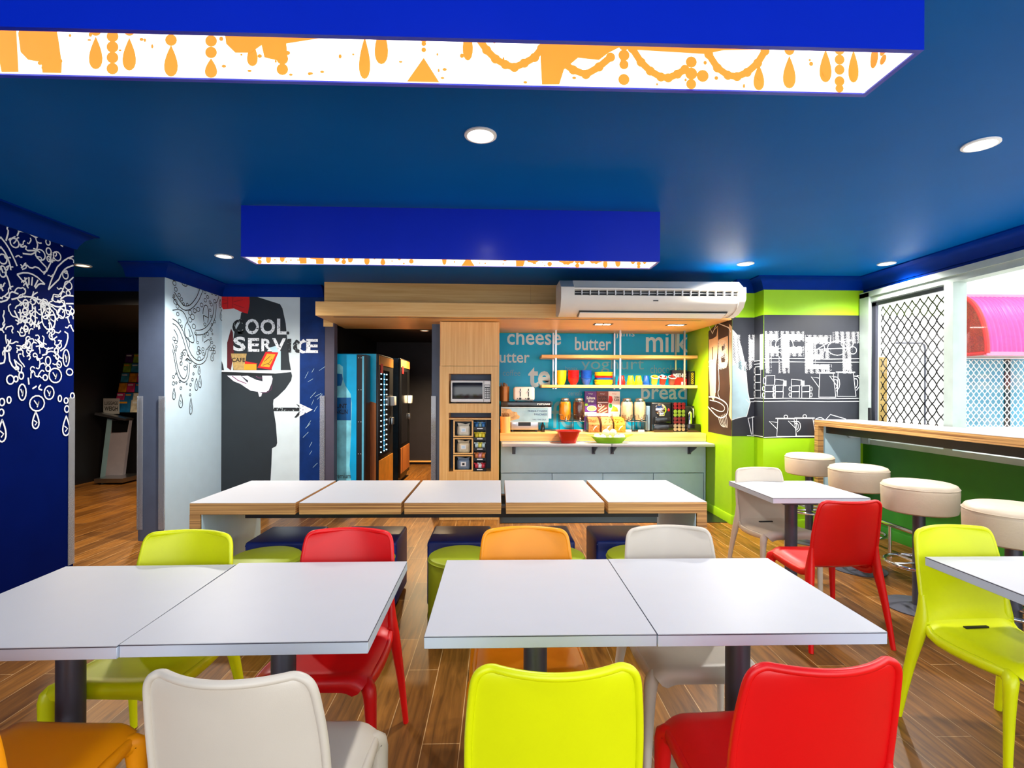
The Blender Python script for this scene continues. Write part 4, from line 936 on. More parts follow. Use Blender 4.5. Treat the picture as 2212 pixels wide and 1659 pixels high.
for i, c in enumerate(['yellow', 'yellow', 'blue', 'red', 'yellow', 'yellow']):
    if i == 0: p0 = q = plate.build('plate', 'yellow')
    else:
        q = p0.copy(); COL.objects.link(q); q.material_slots[0].link = 'OBJECT'; q.material_slots[0].material = M[c]
    q.location = (kx(1305), 6.74, SZ+.0252*i)
    tag(q, ['lowest yellow plate of the coloured stack', 'second yellow plate from the bottom of the stack', 'blue plate in the middle of the stack', 'red plate in the middle of the stack', 'yellow plate just above the red one', 'topmost yellow plate of the coloured stack'][i], 'plate', 'stack of coloured plates')
beaker = MB().lathe([(.001, .10), (.03, .10), (.034, .094), (.046, .022), (.051, .02), (.051, 0), (.047, 0), (.044, .02), (.03, .09), (.001, .092)], 20, cap=False)
def put(px, c, lab, n, first=[None]):
    for i in range(n):
        if first[0] is None: first[0] = b = beaker.build('beaker', M[c])
        else:
            b = first[0].copy(); COL.objects.link(b); b.material_slots[0].link = 'OBJECT'; b.material_slots[0].material = M[c]
        b.location = (kx(px), 6.72, SZ+.025*i)
        tag(b, lab % ['lower', 'upper'][i] if '%s' in lab else lab, 'beaker', 'upturned beakers on the hanging shelf')
put(1343, 'red', '%s red beaker upturned in a pair beside the plates', 2)
put(1363, 'yellow', '%s yellow upturned beaker beside the red pair', 2)
put(1380, 'yellow', '%s yellow upturned beaker beside the blue pair', 2)
put(1397, 'blue', '%s blue upturned beaker beside the open tubs', 2)
for px, c, f, lab, foodl in ((1415, (190, 196, 60), (250, 200, 40), 'yellow green open tub of yellow sachets tilted on the shelf', 'yellow'), (1433, (206, 40, 34), (246, 240, 236), 'red open tub heaped with white sachets on the shelf', 'white'), (1453, (130, 76, 66), (150, 30, 30), 'brown open tub of dark red sachets beside the cereal carton', 'dark red')):
    t = thing('sachet_tub', lab, 'tub', (kx(px, 6.68), 6.68, SZ+.018))
    t.rotation_euler = (.42, 0, 0); t.scale = (.86, .86, .86)
    MB().lathe([(.001, 0), (.042, 0), (.052, .10), (.06, .105), (.06, .115), (.052, .115), (.046, .1), (.04, .01), (.001, .01)], 24, cap=False).build('tub_body', mat('tub plastic', c, .35), t)
    MB().lathe([(.053, .104), (.062, .106), (.062, .117), (.053, .117)], 24, cap=False).build('rim', 'white', t)
    mb = MB()
    for i in range(16):
        q = random.uniform(0, 6.28); r = random.uniform(0, .03); z = .10+random.uniform(0, .035)
        mb.ball((r*math.cos(q), r*math.sin(q), z), .016, .014, .012, 8)
    mb.build('sachets', mat('sachet foil', f, .5), t, '%s sachets' % foodl)['kind'] = 'stuff'
t = thing('wheat_biscuit_carton', 'dark navy and red breakfast biscuit carton at the shelf end', 'carton', (2.298, 6.745, SZ))
MB().box(0, .196, 0, .08, 0, .20).build('carton_body', mat('navy carton', (26, 22, 44), .4), t)
a = Art((0, 0, 0), (1, 0, 0), (0, 0, -1), (0, -1, 0)); a.layer(.001).poly([(.0,-.09),(.09,-.105),(.196,-.085),(.196,-.001),(0,-.001)]).build('red_panel', 'red', t)
a.layer(.0025).text('WEET-BIX', .010, -.155, .188, -.108, .03).rect(.12, -.045, .18, -.008).build('carton_lettering', 'white_ink', t, 'white carton lettering')
t = thing('slim_carton', 'slim black carton with yellow print at the right end of the shelf', 'carton', (2.50, 6.66, SZ))
MB().box(0, .065, 0, .12, 0, .185).build('carton_body', 'black', t)
a = Art((0, 0, 0), (1, 0, 0), (0, 0, -1), (0, -1, 0)); a.layer(.001)
for i in range(5): a.ring(.034, -.03-.03*i, .014, .011, .005, 10)
a.build('carton_print', 'yellow', t)

# ------------------------------------------------------------------ on the worktop
WZ = .9455
def wx(px, y=6.6): return (px-1077)*y/1110
t = thing('pancake_machine', 'silver and black pancake machine with a picture panel on the counter', 'pancake machine', (.05, 6.48, WZ))
MB().rbox(.10, .46, .04, .36, .02, .17, .01).build('base', 'steel', t, 'brushed steel base')
MB().box(.0, .62, .02, .36, .17, .315).build('cabinet', 'steel', t)
MB().rbox(-.02, .62, .0, .38, .315, .385, .006).build('hood', 'blackgloss', t, 'black gloss hood')
pn = MB().box(-.02, .58, -.012, .0, .125, .315).build('picture_panel', mat('pale blue picture print', (150, 190, 214), .3, var=.2, scale=5), t, 'pale blue picture panel')
a = Art((0, -.012, 0), (1, 0, 0), (0, 0, -1), (0, -1, 0)); a.layer(.001)
a.poly([(-.015,-.30),(.10,-.29),(.12,-.26),(.18,-.25),(.19,-.22),(.22,-.20),(.21,-.17),(.10,-.14),(-.015,-.135)]).build('pancake_picture', mat('pancake print', (206, 170, 120), .5, var=.4, scale=25), pn)
a.layer(.002).text('FRESHLY MADE', .32, -.275, .56, -.255).text('PANCAKES', .40, -.235, .56, -.21).text('TAKE TIME OUT', .37, -.165, .55, -.15).build('panel_lettering', 'muralnavy', pn, 'small navy lettering')
a.layer(.0015).rect(-.02, -.315, .58, -.311).rect(-.02, -.129, .58, -.125).rect(.576, -.315, .58, -.125).build('panel_border', 'white_ink', pn)
dsp = MB().box(.20, .36, .032, .042, .075, .125).build('display', 'black', t)
MB().lathe([(.001, 0), (.024, 0), (.024, .012), (.001, .014)], 20, cap=False).build('knob', 'steel', t, loc=(.15, .04, .10), rot=(PI/2, 0, 0))
for x in (.12, .42):
    for y in (.06, .3): MB().box(x, x+.02, y, y+.02, 0, .02).build('foot', 'black', t)
a = Art((0, 0, 0), (1, 0, 0), (0, 0, -1), (0, -1, 0)); a.layer(.0012).text('POPCAKE', .44, -.362, .60, -.343, .02).build('hood_lettering', 'white_ink', t)
t = thing('toaster', 'white two slot toaster standing on top of the pancake machine', 'toaster', (.19, 6.52, WZ+.3855))
MB().rbox(0, .27, 0, .20, .008, .185, .03, 4).build('body', 'white', t)
for x in (.085, .19):
    MB().box(x-.006, x+.006, -.002, .01, .06, .16).build('lever_slot', 'black', t)
    MB().rbox(x-.014, x+.014, -.016, .004, .12, .132, .003).build('lever', 'steel', t)
    MB().lathe([(.001, 0), (.016, 0), (.014, .014), (.001, .014)], 16, cap=False).build('knob', 'black', t, loc=(x, .002, .035), rot=(PI/2, 0, 0))
    MB().lathe([(.001, 0), (.007, 0), (.007, .006), (.001, .006)], 10, cap=False).build('indicator', 'black', t, loc=(x-.035, .002, .035), rot=(PI/2, 0, 0))
for y in (.05, .125): MB().box(.03, .24, y, y+.025, .184, .188).build('bread_slot', 'black', t)
for x in (.03, .22):
    for y in (.03, .15): MB().box(x, x+.02, y, y+.02, 0, .01).build('foot', 'black', t)
def canister(loc, lab, h, m_):
    t = thing('stirrer_canister', lab, 'canister', loc)
    MB().lathe([(.001, 0), (.062, 0), (.064, h), (.058, h), (.056, .01), (.001, .01)], 28, cap=False).build('canister_body', m_, t)
    mb = MB()
    for i in range(46):
        q = random.uniform(0, 6.28); r = random.uniform(.0, .04); x, y = r*math.cos(q), r*math.sin(q)
        mb.tube([(x*.8, y*.8, .012), (x*1.3, y*1.3, h+random.uniform(.01, .05))], .0035, 5)
    mb.build('stirrers', wood('stirrer wood', (90, 50, 26), (200, 150, 96), 'z'), t, 'bundle of wooden stirrers')['kind'] = 'stuff'
canister((.075, 6.62, WZ+.3855), 'wooden canister of stirrers on top of the pancake machine', .19, mat('copper brown canister', (176, 106, 44), .3, .3))
canister((.085, 6.39, WZ), 'oak canister of stirrers at the left front of the worktop', .20, 'oakv')
t = thing('sauce_bottle', 'small dark sauce bottle beside the pancake machine', 'bottle', (wx(1173, 6.5), 6.5, WZ))
MB().lathe([(.001, 0), (.026, 0), (.027, .006), (.026, .07), (.010, .11), (.009, .13), (.001, .13)], 20, cap=False).build('bottle_body', 'blackgloss', t)
MB().lathe([(.011, .128), (.011, .15), (.001, .15)], 16, cap=False).build('cap', 'steel', t)
def dispenser(px, lab, rgb, v):
    x = wx(px); t = thing('drink_dispenser', lab, 'drink dispenser', (x, 6.6, WZ))
    mb = MB()
    for sx in (-.078, .078):
        for sy in (-.07, .07): mb.tube([(sx, sy, .003), (sx, sy, .215)], .0035, 6)
        mb.tube([(sx, -.07, .003), (sx, .07, .003)], .0035, 6).tube([(sx, -.07, .13), (sx, .07, .13)], .0035, 6)
    for sy in (-.07, .07): mb.tube([(-.078, sy, .003), (.078, sy, .003)], .0035, 6).tube([(-.078, sy, .13), (.078, sy, .13)], .0035, 6)
    mb.tube([(-.078, -.07, .215), (-.035, -.072, .215), (-.032, -.075, .17), (0, -.076, .155), (.032, -.075, .17), (.035, -.072, .215), (.078, -.07, .215)], .0035, 6)
    mb.build('wire_stand', 'black', t, 'black wire stand')
    MB().lathe([(.001, .137), (.056, .137), (.072, .15), (.079, .185), (.081, .345), (.073, .388), (.054, .402), (.048, .402), (.067, .382), (.077, .34), (.075, .188), (.067, .152), (.001, .145)], 28, cap=False).build('jar', 'tub', t, 'clear glass jar')
    MB().lathe([(.001, .147), (.062, .152), (.0735, .19), (.0755, .34), (.066, .38), (.001, .381)], 28, cap=False).build('drink', mat('drink', rgb, .4, var=v, scale=30), t)
    MB().lathe([(.001, .43), (.02, .43), (.05, .425), (.056, .418), (.056, .40), (.001, .40)], 24, cap=False).build('lid', 'steel', t, 'steel lid')
    MB().tube([(0, -.07, .165), (0, -.10, .165), (0, -.105, .155), (0, -.105, .14)], [.011, .011, .010, .008], 10).tube([(0, -.097, .165), (0, -.097, .195)], .006, 8).build('tap', 'chrome', t, 'chrome tap')
    MB().box(-.04, .04, -.078, -.074, .002, .028).build('name_card', 'white', t, 'small white card')
dispenser(1221, 'glass dispenser of orange yellow juice on a wire stand', (250, 172, 10), .05)
dispenser(1251, 'glass dispenser of dark brown drink on a wire stand', (70, 18, 12), .5)
dispenser(1356, 'glass dispenser of milk nearer the cereal cartons', (250, 236, 208), .02)
dispenser(1384, 'glass dispenser of milk nearer the coffee machine', (250, 236, 208), .02)
for i, (px, rgb, lab) in enumerate([(1277, (96, 34, 140), 'purple cereal carton, left of the three standing cartons'), (1303, (122, 52, 36), 'brown cereal carton between the purple and white ones'), (1328, (244, 242, 240), 'white cereal carton with a red and green picture')]):
    t = thing('cereal_carton', lab, 'carton', (wx(px, 6.76)-.077, 6.76, WZ), 0, 'cereal cartons on the counter')
    MB().box(0, .154, 0, .06, 0, .515).build('carton_body', mat('carton board', rgb, .4), t)
    a = Art((0, 0, 0), (1, 0, 0), (0, 0, -1), (0, -1, 0)); a.layer(.001)
    if i == 0:
        a.text('Sultana', .02, -.45, .135, -.41, .03).text('Bran', .04, -.405, .12, -.37, .03).rect(0, -.24, .154, -.19).build('carton_lettering', 'white_ink', t)
        a.disc(.09, -.29, .06, .035).build('cereal_picture', mat('flake print', (220, 180, 120), .5, var=.4, scale=60), t); a.layer(.0015).disc(.0201, -.34, .02, .02).build('leaf_print', 'limebowl', t)
        a.layer(.002).ring(.09, -.29, .062, .037, .006).text("Kellogg's", .045, -.492, .105, -.474).build('carton_detail', 'white_ink', t)
    elif i == 1:
        a.text('NUTRI', .02, -.455, .14, -.42, .03).text('GRAIN', .02, -.415, .14, -.385, .03).build('carton_lettering', 'ink', t)
        a.line([(.03,-.24),(.13,-.30)], .014).line([(.05,-.22),(.14,-.26)], .014).line([(.02,-.26),(.1,-.33)], .014).build('cereal_picture', 'sepia', t)
        a.layer(.002).rect(.01, -.375, .144, -.365).ring(.04, -.33, .02, .02, .006).rect(0, -.23, .154, -.19).text("Kellogg's", .045, -.492, .105, -.474).build('carton_detail', 'white_ink', t)
    else:
        a.text('CORN', .075, -.45, .145, -.42, .03).text('FLAKES', .075, -.415, .145, -.388, .03).build('carton_lettering', 'ink', t)
        a.poly([(.01,-.46),(.05,-.45),(.06,-.40),(.04,-.36),(.0,-.37)]).text("Kellogg's", .05, -.492, .11, -.474).build('rooster_red', 'red_ink', t)
        a.layer(.0015).disc(.03, -.325, .022, .03).build('rooster_green', mat('green print', (40, 160, 60), .5), t)
        a.layer(.0015).poly([(.06,-.33),(.12,-.30),(.13,-.25),(.03,-.25),(.05,-.29)]).build('cereal_picture', 'amber', t)
for i, (px, rgb, lab) in enumerate([(1282, (180, 120, 70), 'left clear cereal bin below the purple carton'), (1310, (206, 150, 96), 'middle clear cereal bin below the brown carton'), (1337, (234, 160, 50), 'right clear cereal bin below the white carton')]):
    x = wx(px, 6.5); t = thing('cereal_bin', lab, 'cereal bin', (x, 6.5, WZ), 0, 'clear cereal bins on the counter')
    pr = [(-.10, .0), (.11, 0), (.11, .235), (-.02, .235), (-.03, .21), (-.115, .125)]
    MB().prism(pr, 'x', -.075, -.072).prism(pr, 'x', .072, .075).box(-.072, .072, -.10, .11, 0, .003).add([(-.072,-.10,.003),(.072,-.10,.003),(.072,-.115,.125),(-.072,-.115,.125)], [(0,1,2,3)]).add([(-.072,-.02,.235),(.072,-.02,.235),(.072,.11,.235),(-.072,.11,.235)], [(0,1,2,3)]).add([(-.072,.11,.003),(.072,.11,.003),(.072,.11,.235),(-.072,.11,.235)], [(0,1,2,3)]).build('bin', 'tub', t, 'clear plastic bin')
    MB().add([(-.07,-.114,.126),(.07,-.114,.126),(.07,-.029,.211),(-.07,-.029,.211)], [(0,1,2,3)]).build('flap', 'tub', t)
    mb = MB().prism([(-.09, .004), (.105, .004), (.105, .19), (.0, .17), (-.10, .10)], 'x', -.068, .068)
    for j in range(60): mb.ball((random.uniform(-.06, .06), *random.choice([(random.uniform(-.1, -.09), random.uniform(.02, .1)), (random.uniform(-.09, .0), random.uniform(.11, .17))])), .010, .007, .008, 6)
    mb.build('cereal', mat('cereal flakes', rgb, .8, var=.35, scale=70, bump=.6, bscale=120), t, 'loose cereal')['kind'] = 'stuff'
    MB().tube([(-.01, -.12, .05), (.01, -.118, .075), (.03, -.116, .085)], [.010, .014, .008], 8, flat=(1, .4)).tube([(-.02, -.12, .03), (-.01, -.12, .05)], .004, 6).build('scoop', 'white', t, 'white scoop')
# coffee corner
t = thing('coffee_machine', 'black capsule coffee machine with round chrome front', 'coffee machine', (2.092, 6.55, WZ))
MB().rbox(-.13, .13, .0, .3, .02, .375, .015).build('body', 'black', t)
MB().rbox(-.185, -.135, .04, .3, .01, .33, .008).build('water_tank', mat('smoked tank', (120, 150, 176), .15, var=.1), t, 'smoky blue water tank')
MB().lathe([(.001, .04), (.03, .04), (.07, .022), (.078, 0), (.001, 0)], 28, cap=False).build('chrome_head', 'chrome', t, 'round chrome head', loc=(-.01, .005, .285), rot=(PI/2, 0, 0))
MB().rbox(-.05, .03, -.06, .01, .20, .26, .015).build('spout', 'chrome', t)
MB().rbox(-.10, .10, -.07, .0, .11, .19, .006).build('cup_stand', 'blackgloss', t)
MB().rbox(-.125, .125, -.10, .12, .0, .10, .006).build('drip_tray', 'blackgloss', t)
MB().ball((.095, .0, .28), .014, .008, .02, 10).build('button', 'red', t, 'red button')
t = thing('capsule_rack', 'black rack of coffee capsules between the two coffee appliances', 'capsule rack', (wx(1470.5, 6.52), 6.52, WZ))
MB().box(-.085, -.08, 0, .2, 0, .375).box(.08, .085, 0, .2, 0, .375).box(-.08, .08, .195, .2, 0, .375).box(-.08, .08, 0, .195, .37, .375).box(-.08, .08, 0, .195, 0, .012).box(-.08, .08, 0, .195, .098, .102).box(-.08, .08, 0, .195, .19, .194).box(-.08, .08, 0, .195, .282, .286).build('frame', 'black', t)
cols = [(150, 40, 40), (150, 180, 60), (140, 60, 60), (190, 170, 150)]
cap = MB().lathe([(.001, .0), (.012, .0), (.018, .022), (.024, .024), (.024, .028), (.001, .028)], 14, cap=False)
cname = ['dark red', 'green', 'maroon', 'silver']
for r in range(4):
    mcap = mat('%s capsule foil' % cname[r], cols[r], .25, .8)
    for c in range(3):
        for d in range(2):
            if r == 0 and c == 0 and d == 0: o = cap0 = cap.build('coffee_capsule', mcap)
            else:
                o = cap0.copy(); COL.objects.link(o); o.material_slots[0].link = 'OBJECT'; o.material_slots[0].material = mcap
            o.location = (wx(1470.5, 6.52)-.052+.052*c, 6.54, WZ+[.287, .195, .103, .0125][3-r if 0 else r]+.024+.043*d-(.022 if 0 else 0)+.0)
            o.rotation_euler = (PI/2, 0, 0)
            tag(o, '%s coffee capsule, %s %s in its compartment of the capsule rack' % (cname[r], ['lower', 'upper'][d], ['left', 'centre', 'right'][c]), 'capsule', 'capsules in the coffee rack')
t = thing('milk_frother_station', 'black hot milk machine with a steel wand beside the green wall', 'milk frother', (2.488, 6.55, WZ))
MB().rbox(-.085, .07, .10, .3, .0, .33, .01).build('body', 'black', t)
MB().rbox(-.09, .075, -.10, .10, 0, .105, .006).build('base', 'blackgloss', t)
MB().lathe([(.001, .106), (.03, .106), (.03, .24), (.022, .25), (.012, .265), (.001, .265)], 22, cap=False, c=(-.03, .0, 0)).build('jug', 'chrome', t, 'steel jug')
MB().tube([(.03, .11, .30), (.03, .05, .30), (.03, .03, .285), (.03, .025, .18)], .012, 10).build('wand', 'steel', t, 'steel wand')
# on the white folding shelf
t = thing('salad_bowl', 'red square rimmed bowl on the left white folding shelf', 'bowl', (wx(1228, 6.15), 6.15, .8425))
bm = bmesh.new()
prof = [(.085, 0), (.135, .14), (.15, .143), (.15, .149), (.13, .147), (.08, .008)]
vs, fs = [], []
def rsq(r, n=32):
    return [(r*math.copysign(abs(math.cos(q))**.45, math.cos(q)), r*.85*math.copysign(abs(math.sin(q))**.45, math.sin(q))) for q in [2*PI*i/n for i in range(n)]]
for r, z in prof: vs += [(x, y, z) for x, y in rsq(r)]
n = 32
fs = [(j*n+i, j*n+(i+1) % n, (j+1)*n+(i+1) % n, (j+1)*n+i) for j in range(5) for i in range(n)]+[tuple(range(n))[::-1], tuple(5*n+i for i in range(n))]
bm.free()
MB().add(vs, fs).build('bowl_body', 'redbowl', t)
MB().add([(x, y, .125) for x, y in rsq(.122)], [tuple(range(32))]).build('filling', mat('orange filling', (226, 110, 20), .6, var=.3), t)
t = thing('platter', 'lime green leaf shaped platter holding white rolls', 'platter', (wx(1318, 6.14), 6.14, .8425))
vs, fs = [], []
prof = [(.15, .001), (.20, .045), (.255, .07), (.257, .074), (.195, .05), (.145, .008)]
n = 40
for r, z in prof:
    for i in range(n):
        q = 2*PI*i/n; s_ = abs(math.cos(q))**6
        rr = r*(1+.12*s_*(r > .17))
        vs.append((rr*math.cos(q), rr*.44*math.sin(q), z+.035*s_*(r > .17)))
fs = [(j*n+i, j*n+(i+1) % n, (j+1)*n+(i+1) % n, (j+1)*n+i) for j in range(5) for i in range(n)]+[tuple(range(n))[::-1], tuple(5*n+i for i in range(n))]
MB().add(vs, fs).build('platter_body', 'limebowl', t)
roll = MB().ball((0, 0, 0), .043, .040, .038, 20).build('bread_roll', 'egg')
rl = [(-.15, .005, .072), (-.083, -.02, .066), (.0, .01, .062), (.083, -.02, .066), (.15, .005, .072), (.045, .0, .128), (-.042, .0, .128)]
rn = ['leftmost', 'second from the left', 'third from the left', 'fourth from the left', 'rightmost', 'right of the two raised', 'left of the two raised']
for i, (px, dy, dz) in enumerate(rl):
    o = roll if i == 0 else roll.copy()
    if i: COL.objects.link(o)
    o.location = (wx(1318, 6.14)+px, 6.14+dy, .8425+dz); o.rotation_euler = (0, 0, i)
    tag(o, '%s white bread roll on the lime green platter' % rn[i], 'bread roll', 'white rolls on the platter')

# ------------------------------------------------------------------ vending machines in the corridor
t = thing('drinks_machine', 'sky blue drinks machine with a bottle picture just inside the doorway', 'vending machine', (-2.36, 6.3, 0))
MB().rbox(0, .64, 0, .24, .02, 1.9, .01).build('cabinet', 'black', t)
pn = MB().box(.0, .635, -.012, -.0005, .1, 1.9).build('picture_panel', mat('cyan drink print', (0, 176, 232), .25, var=.15, scale=3), t, 'cyan picture panel with a bottle')
a = Art((0, -.012, 0), (1, 0, 0), (0, 0, 1), (0, -1, 0)); a.layer(.001)
a.poly([(.43,.16),(.56,.2),(.58,.3),(.555,.55),(.57,.9),(.58,1.3),(.565,1.42),(.50,1.52),(.475,1.6),(.47,1.75),(.43,1.78),(.28,1.78),(.28,.16)]).build('bottle_picture', mat('pale bottle print', (126, 210, 232), .3, var=.35, scale=5), pn)
lb = mat('deep blue label print', (8, 96, 160), .3, var=.2)
a.layer(.002).poly([(.28,1.5),(.45,1.52),(.47,1.6),(.46,1.66),(.28,1.68)]).build('bottle_neck_label', lb, pn)
a.rect(.28, 1.10, .57, 1.375).build('bottle_label', lb, pn)
a.layer(.003); a.v = Vector((0, 0, -1)); a.text('MOUNT', .30, -1.30, .52, -1.245, .02).text('FRANKLIN', .30, -1.23, .53, -1.175, .02).build('panel_lettering', 'ink', pn, 'dark lettering on the bottle label')
a.text('Premium', .36, -.455, .57, -.395)
a.build('panel_lettering', 'ink', pn, 'dark lettering')
MB().box(.636, .74, .0, .24, .05, 1.9).build('door_edge', 'black', t)
mb = MB()
for i in range(5):
    for x in (.655, .685): mb.ball((x, -.001, .3+.39*i), .007, .003, .007, 8)
mb.build('rivet', 'chrome', t)
MB().box(.70, .722, -.004, .0, .08, 1.88).build('edge_strip', mat('pale blue trim strip', (100, 190, 220), .3), t)
def vend(x, y, w, d, h, lab, sidem, low, leds):
    t = thing('vending_machine', lab, 'vending machine', (x, y, 0))
    MB().rbox(0, d-.04, 0, w, .03, h, .008).build('cabinet', 'black', t)
    s = MB().box(.0, d-.03, -.006, .0, .05, h).build('side_panel', sidem, t)
    dr = MB().rbox(d-.04, d, 0, w, .1, h, .006).build('door', 'black', t)
    MB().box(d, d+.004, .06, w*.7, .62, h-.2).build('display_glass', 'blackgloss', dr)
    MB().box(d, d+.005, .02, w-.02, .16, .56).build('lower_panel', low, dr)
    MB().box(d, d+.006, .02, w-.02, h-.14, h-.02).build('header_panel', low, dr)
    MB().box(d+.004, d+.012, .10, .2, h-.24, h-.12).build('sign', 'red_ink', dr)
    MB().rbox(d+.003, d+.06, w*.76, w*.93, 1.25, 1.38, .006).build('coin_unit', 'white', dr)
    MB().rbox(d+.003, d+.03, w*.8, w*.93, .98, 1.08, .006).build('card_reader', 'steel', dr)
    if leds:
        mb = MB()
        for i in range(16):
            for yy in (.12, .30, .45): mb.ball((d+.006, yy, .66+.068*i), .008, .008, .008, 6)
        mb.build('light_dot', mat('cold white lamp dots', (180, 235, 255), .4, emit=4), dr)
        MB().box(d+.004, d+.006, .26, .34, .66, h-.24).build('product_window', mat('lit blue product window', (40, 120, 160), .3, emit=.5), dr)
    MB().box(.05, d-.05, .05, w-.05, 0, .03).build('plinth', 'black', t)
    return t, s
rust = wood('rusty orange print', (140, 72, 32), (244, 150, 70), 'z', .5, .35)
t, s = vend(-2.38, 6.6, .9, .85, 1.93, 'tall snack vending machine with a cyan and rust side panel', rust, mat('amber panel', (226, 150, 50), .4, var=.15), True)
a = Art((0, -.006, 0), (1, 0, 0), (0, 0, 1), (0, -1, 0)); a.layer(.001).poly([(0, 1.36), (.60, 1.36), (.70, 1.34), (.82, 1.30), (.82, 1.93), (0, 1.93)]).build('sky_print', mat('cyan print', (0, 190, 240), .3), s, 'cyan upper part of the side')
a.layer(.002).rect(.58, .78, .70, .95).build('notice', 'paleblue_ink', s, 'small pale notice')
vend(-2.38, 8.06, .82, .85, 1.97, 'vending machine farthest down the corridor with a dark blue side', mat('dark blue metal', (30, 60, 84), .35, .3, var=.3), rust, False)

# ------------------------------------------------------------------ hall behind the column
t = thing('luggage_scale', 'grey luggage weighing scale with a tilted post in the dark hall', 'luggage scale', (-6.2, 8.05, 0))
MB().prism([(0, 0), (.42, 0), (.42, .5), (0, .5)], 'z', .03, .095).build('platform', 'steel', t, 'steel weighing platform')
MB().prism([(-.14, .05), (-.06, .05), (.05, .98), (-.03, 1.0)], 'y', .30, .34).build('post_side', mat('pale blue steel', (150, 190, 210), .4, .4), t)
MB().add([(-.06,.30,.05),(.17,.36,.05),(.28,.36,.98),(.05,.30,.98),(-.06,.36,.05),(.17,.42,.05),(.28,.42,.98),(.05,.36,.98)], [(0,1,2,3),(4,5,6,7),(1,5,6,2),(3,2,6,7),(0,3,7,4)]).build('post', mat('mauve grey steel', (150, 146, 160), .4, .3), t)
MB().add([(.045,.29,.78),(.245,.355,.78),(.278,.355,.975),(.05,.295,.975)], [(0,1,2,3)]).build('display', 'blackgloss', t)
MB().prism([(-.20, 1.06), (.28, .97), (.29, 1.0), (-.19, 1.10)], 'y', .26, .44).build('head_plate', 'steel', t)
MB().prism([(-.02, 1.037), (.15, 1.005), (.15, 1.010), (-.02, 1.042)], 'y', .27, .40).build('screen', 'red_ink', t)
sg = MB().box(-.19, .06, .43, .44, 1.07, 1.32).build('sign', mat('grey sign plate', (176, 176, 178), .4), t)
a = Art((0, .43, 0), (1, 0, 0), (0, 0, -1), (0, -1, 0)); a.layer(.001).text('LUGGAGE', -.17, -1.27, .04, -1.215, .02).text('WEIGH', -.17, -1.19, .04, -1.12, .02).build('sign_lettering', 'ink', sg)
for x in (.05, .37):
    for y in (.05, .45): MB().ball((x, y, .015), .018, .018, .015, 8).build('foot', 'black', t)
MB().box(-.1, .2, .3, .42, 0, .05).build('post_base', 'black', t)
t = thing('brochure_rack', 'black tiered rack of bright brochures on the hall wall', 'brochure rack', (-6.3, 8.55, 1.08))
Wd = .80
mb = MB()
for i in range(6): mb.box(0, Wd, .30-.05*(5-i)-.02, .33-.05*(5-i), .0+.165*i, .012+.165*i)
mb.box(0, Wd, .33, .345, 0, 1.0).build('frame', 'black', t)
bc = [(30,110,170),(200,40,60),(240,150,30),(60,60,70),(150,190,60),(230,220,200),(40,70,140),(230,60,120),(120,80,60),(60,160,190),(246,200,40),(90,40,110)]
bn = ['mid blue', 'red', 'orange', 'slate', 'leaf green', 'cream', 'navy', 'pink', 'brown', 'turquoise', 'yellow', 'purple']
for r in range(6):
    n_ = 3 if r == 0 else 6
    for c in range(n_):
        q = (c*5+r*7) % 12; wb = Wd/n_-.012; hb = .20 if r == 0 else .15
        o = MB().prism([(0, 0), (.012, 0), (.042, hb), (.03, hb)], 'x', 0, wb).build('brochure', mat('%s brochure' % bn[q], bc[q], .35, var=.35, scale=14), loc=(-6.3+.006+c*Wd/n_, 8.55+.27-.05*(5-r), 1.08+.013+.165*r))
        a = Art((0, 0, 0), (1, 0, 0), (0, .03/hb, 1), (0, -1, .2)); a.layer(.002).rect(wb*.1, hb*.72, wb*.8, hb*.86).build('cover_print', M['white_ink'] if q % 2 else M['amber'], o)
        tag(o, '%s brochure, number %d from the left on the %s tier of the hall rack' % (bn[q], c+1, ['lowest', 'second', 'third', 'fourth', 'fifth', 'top'][r]), 'brochure', 'brochures in the hall rack')
t = thing('power_socket', 'white wall socket with a plugged lead in the dark hall', 'socket', (-5.98, 8.89, .42))
MB().rbox(0, .12, -.008, .005, 0, .08, .003).build('plate', 'white', t)
MB().rbox(.04, .075, -.035, -.008, .025, .055, .004).tube([(.06, -.03, .03), (.075, -.04, -.01), (.085, -.03, -.08), (.07, -.02, -.16)], .006, 6).build('plug', 'black', t)

# ------------------------------------------------------------------ communal table and its seats
t = thing('communal_table', 'long plywood edged communal table with five white tops', 'table', (0, 0, 0))
for i, (x0, x1) in enumerate([(-1.965, -1.30), (-1.275, -.625), (-.605, .02), (.05, .69), (.715, 1.365)]):
    tp = MB().rbox(x0, x1, 3.325, 4.15, .665, .738, .002, 1).build('tabletop', 'ply', t)
    MB().box(x0+.001, x1-.001, 3.327, 4.148, .738, .7405).build('laminate_sheet', 'lam', tp, 'white laminate surface')
for x0, x1, xi in ((-1.965, -1.90, -1.895), (1.30, 1.365, 1.290)):
    lg = MB().box(x0, x1, 3.325, 4.15, 0, .665).build('leg', 'ply', t)
    MB().box(min(xi, xi+.005), max(xi, xi+.005), 3.335, 4.14, 0, .664).build('leg_lining', 'bluegrey', lg, 'blue grey inner face')
MB().box(-1.70, 1.10, 3.50, 3.56, .60, .664).box(-1.70, 1.10, 3.92, 3.98, .60, .664).box(-1.70, -1.64, 3.56, 3.92, .60, .664).box(1.04, 1.10, 3.56, 3.92, .60, .664).build('frame', 'black', t, 'black steel frame')
MB().box(-.16, .25, 4.02, 4.10, .55, .664).build('centre_support', 'bluegrey', t)
cubes = [-1.47, -.89, -.265, .31, .875]
cl = ['leftmost navy cube stool tucked under the communal table', 'navy cube stool behind the red chair at the far side of the table', 'navy cube stool in the middle of the communal table row', 'navy cube stool behind the orange chair', 'rightmost navy cube stool behind the beige chair']
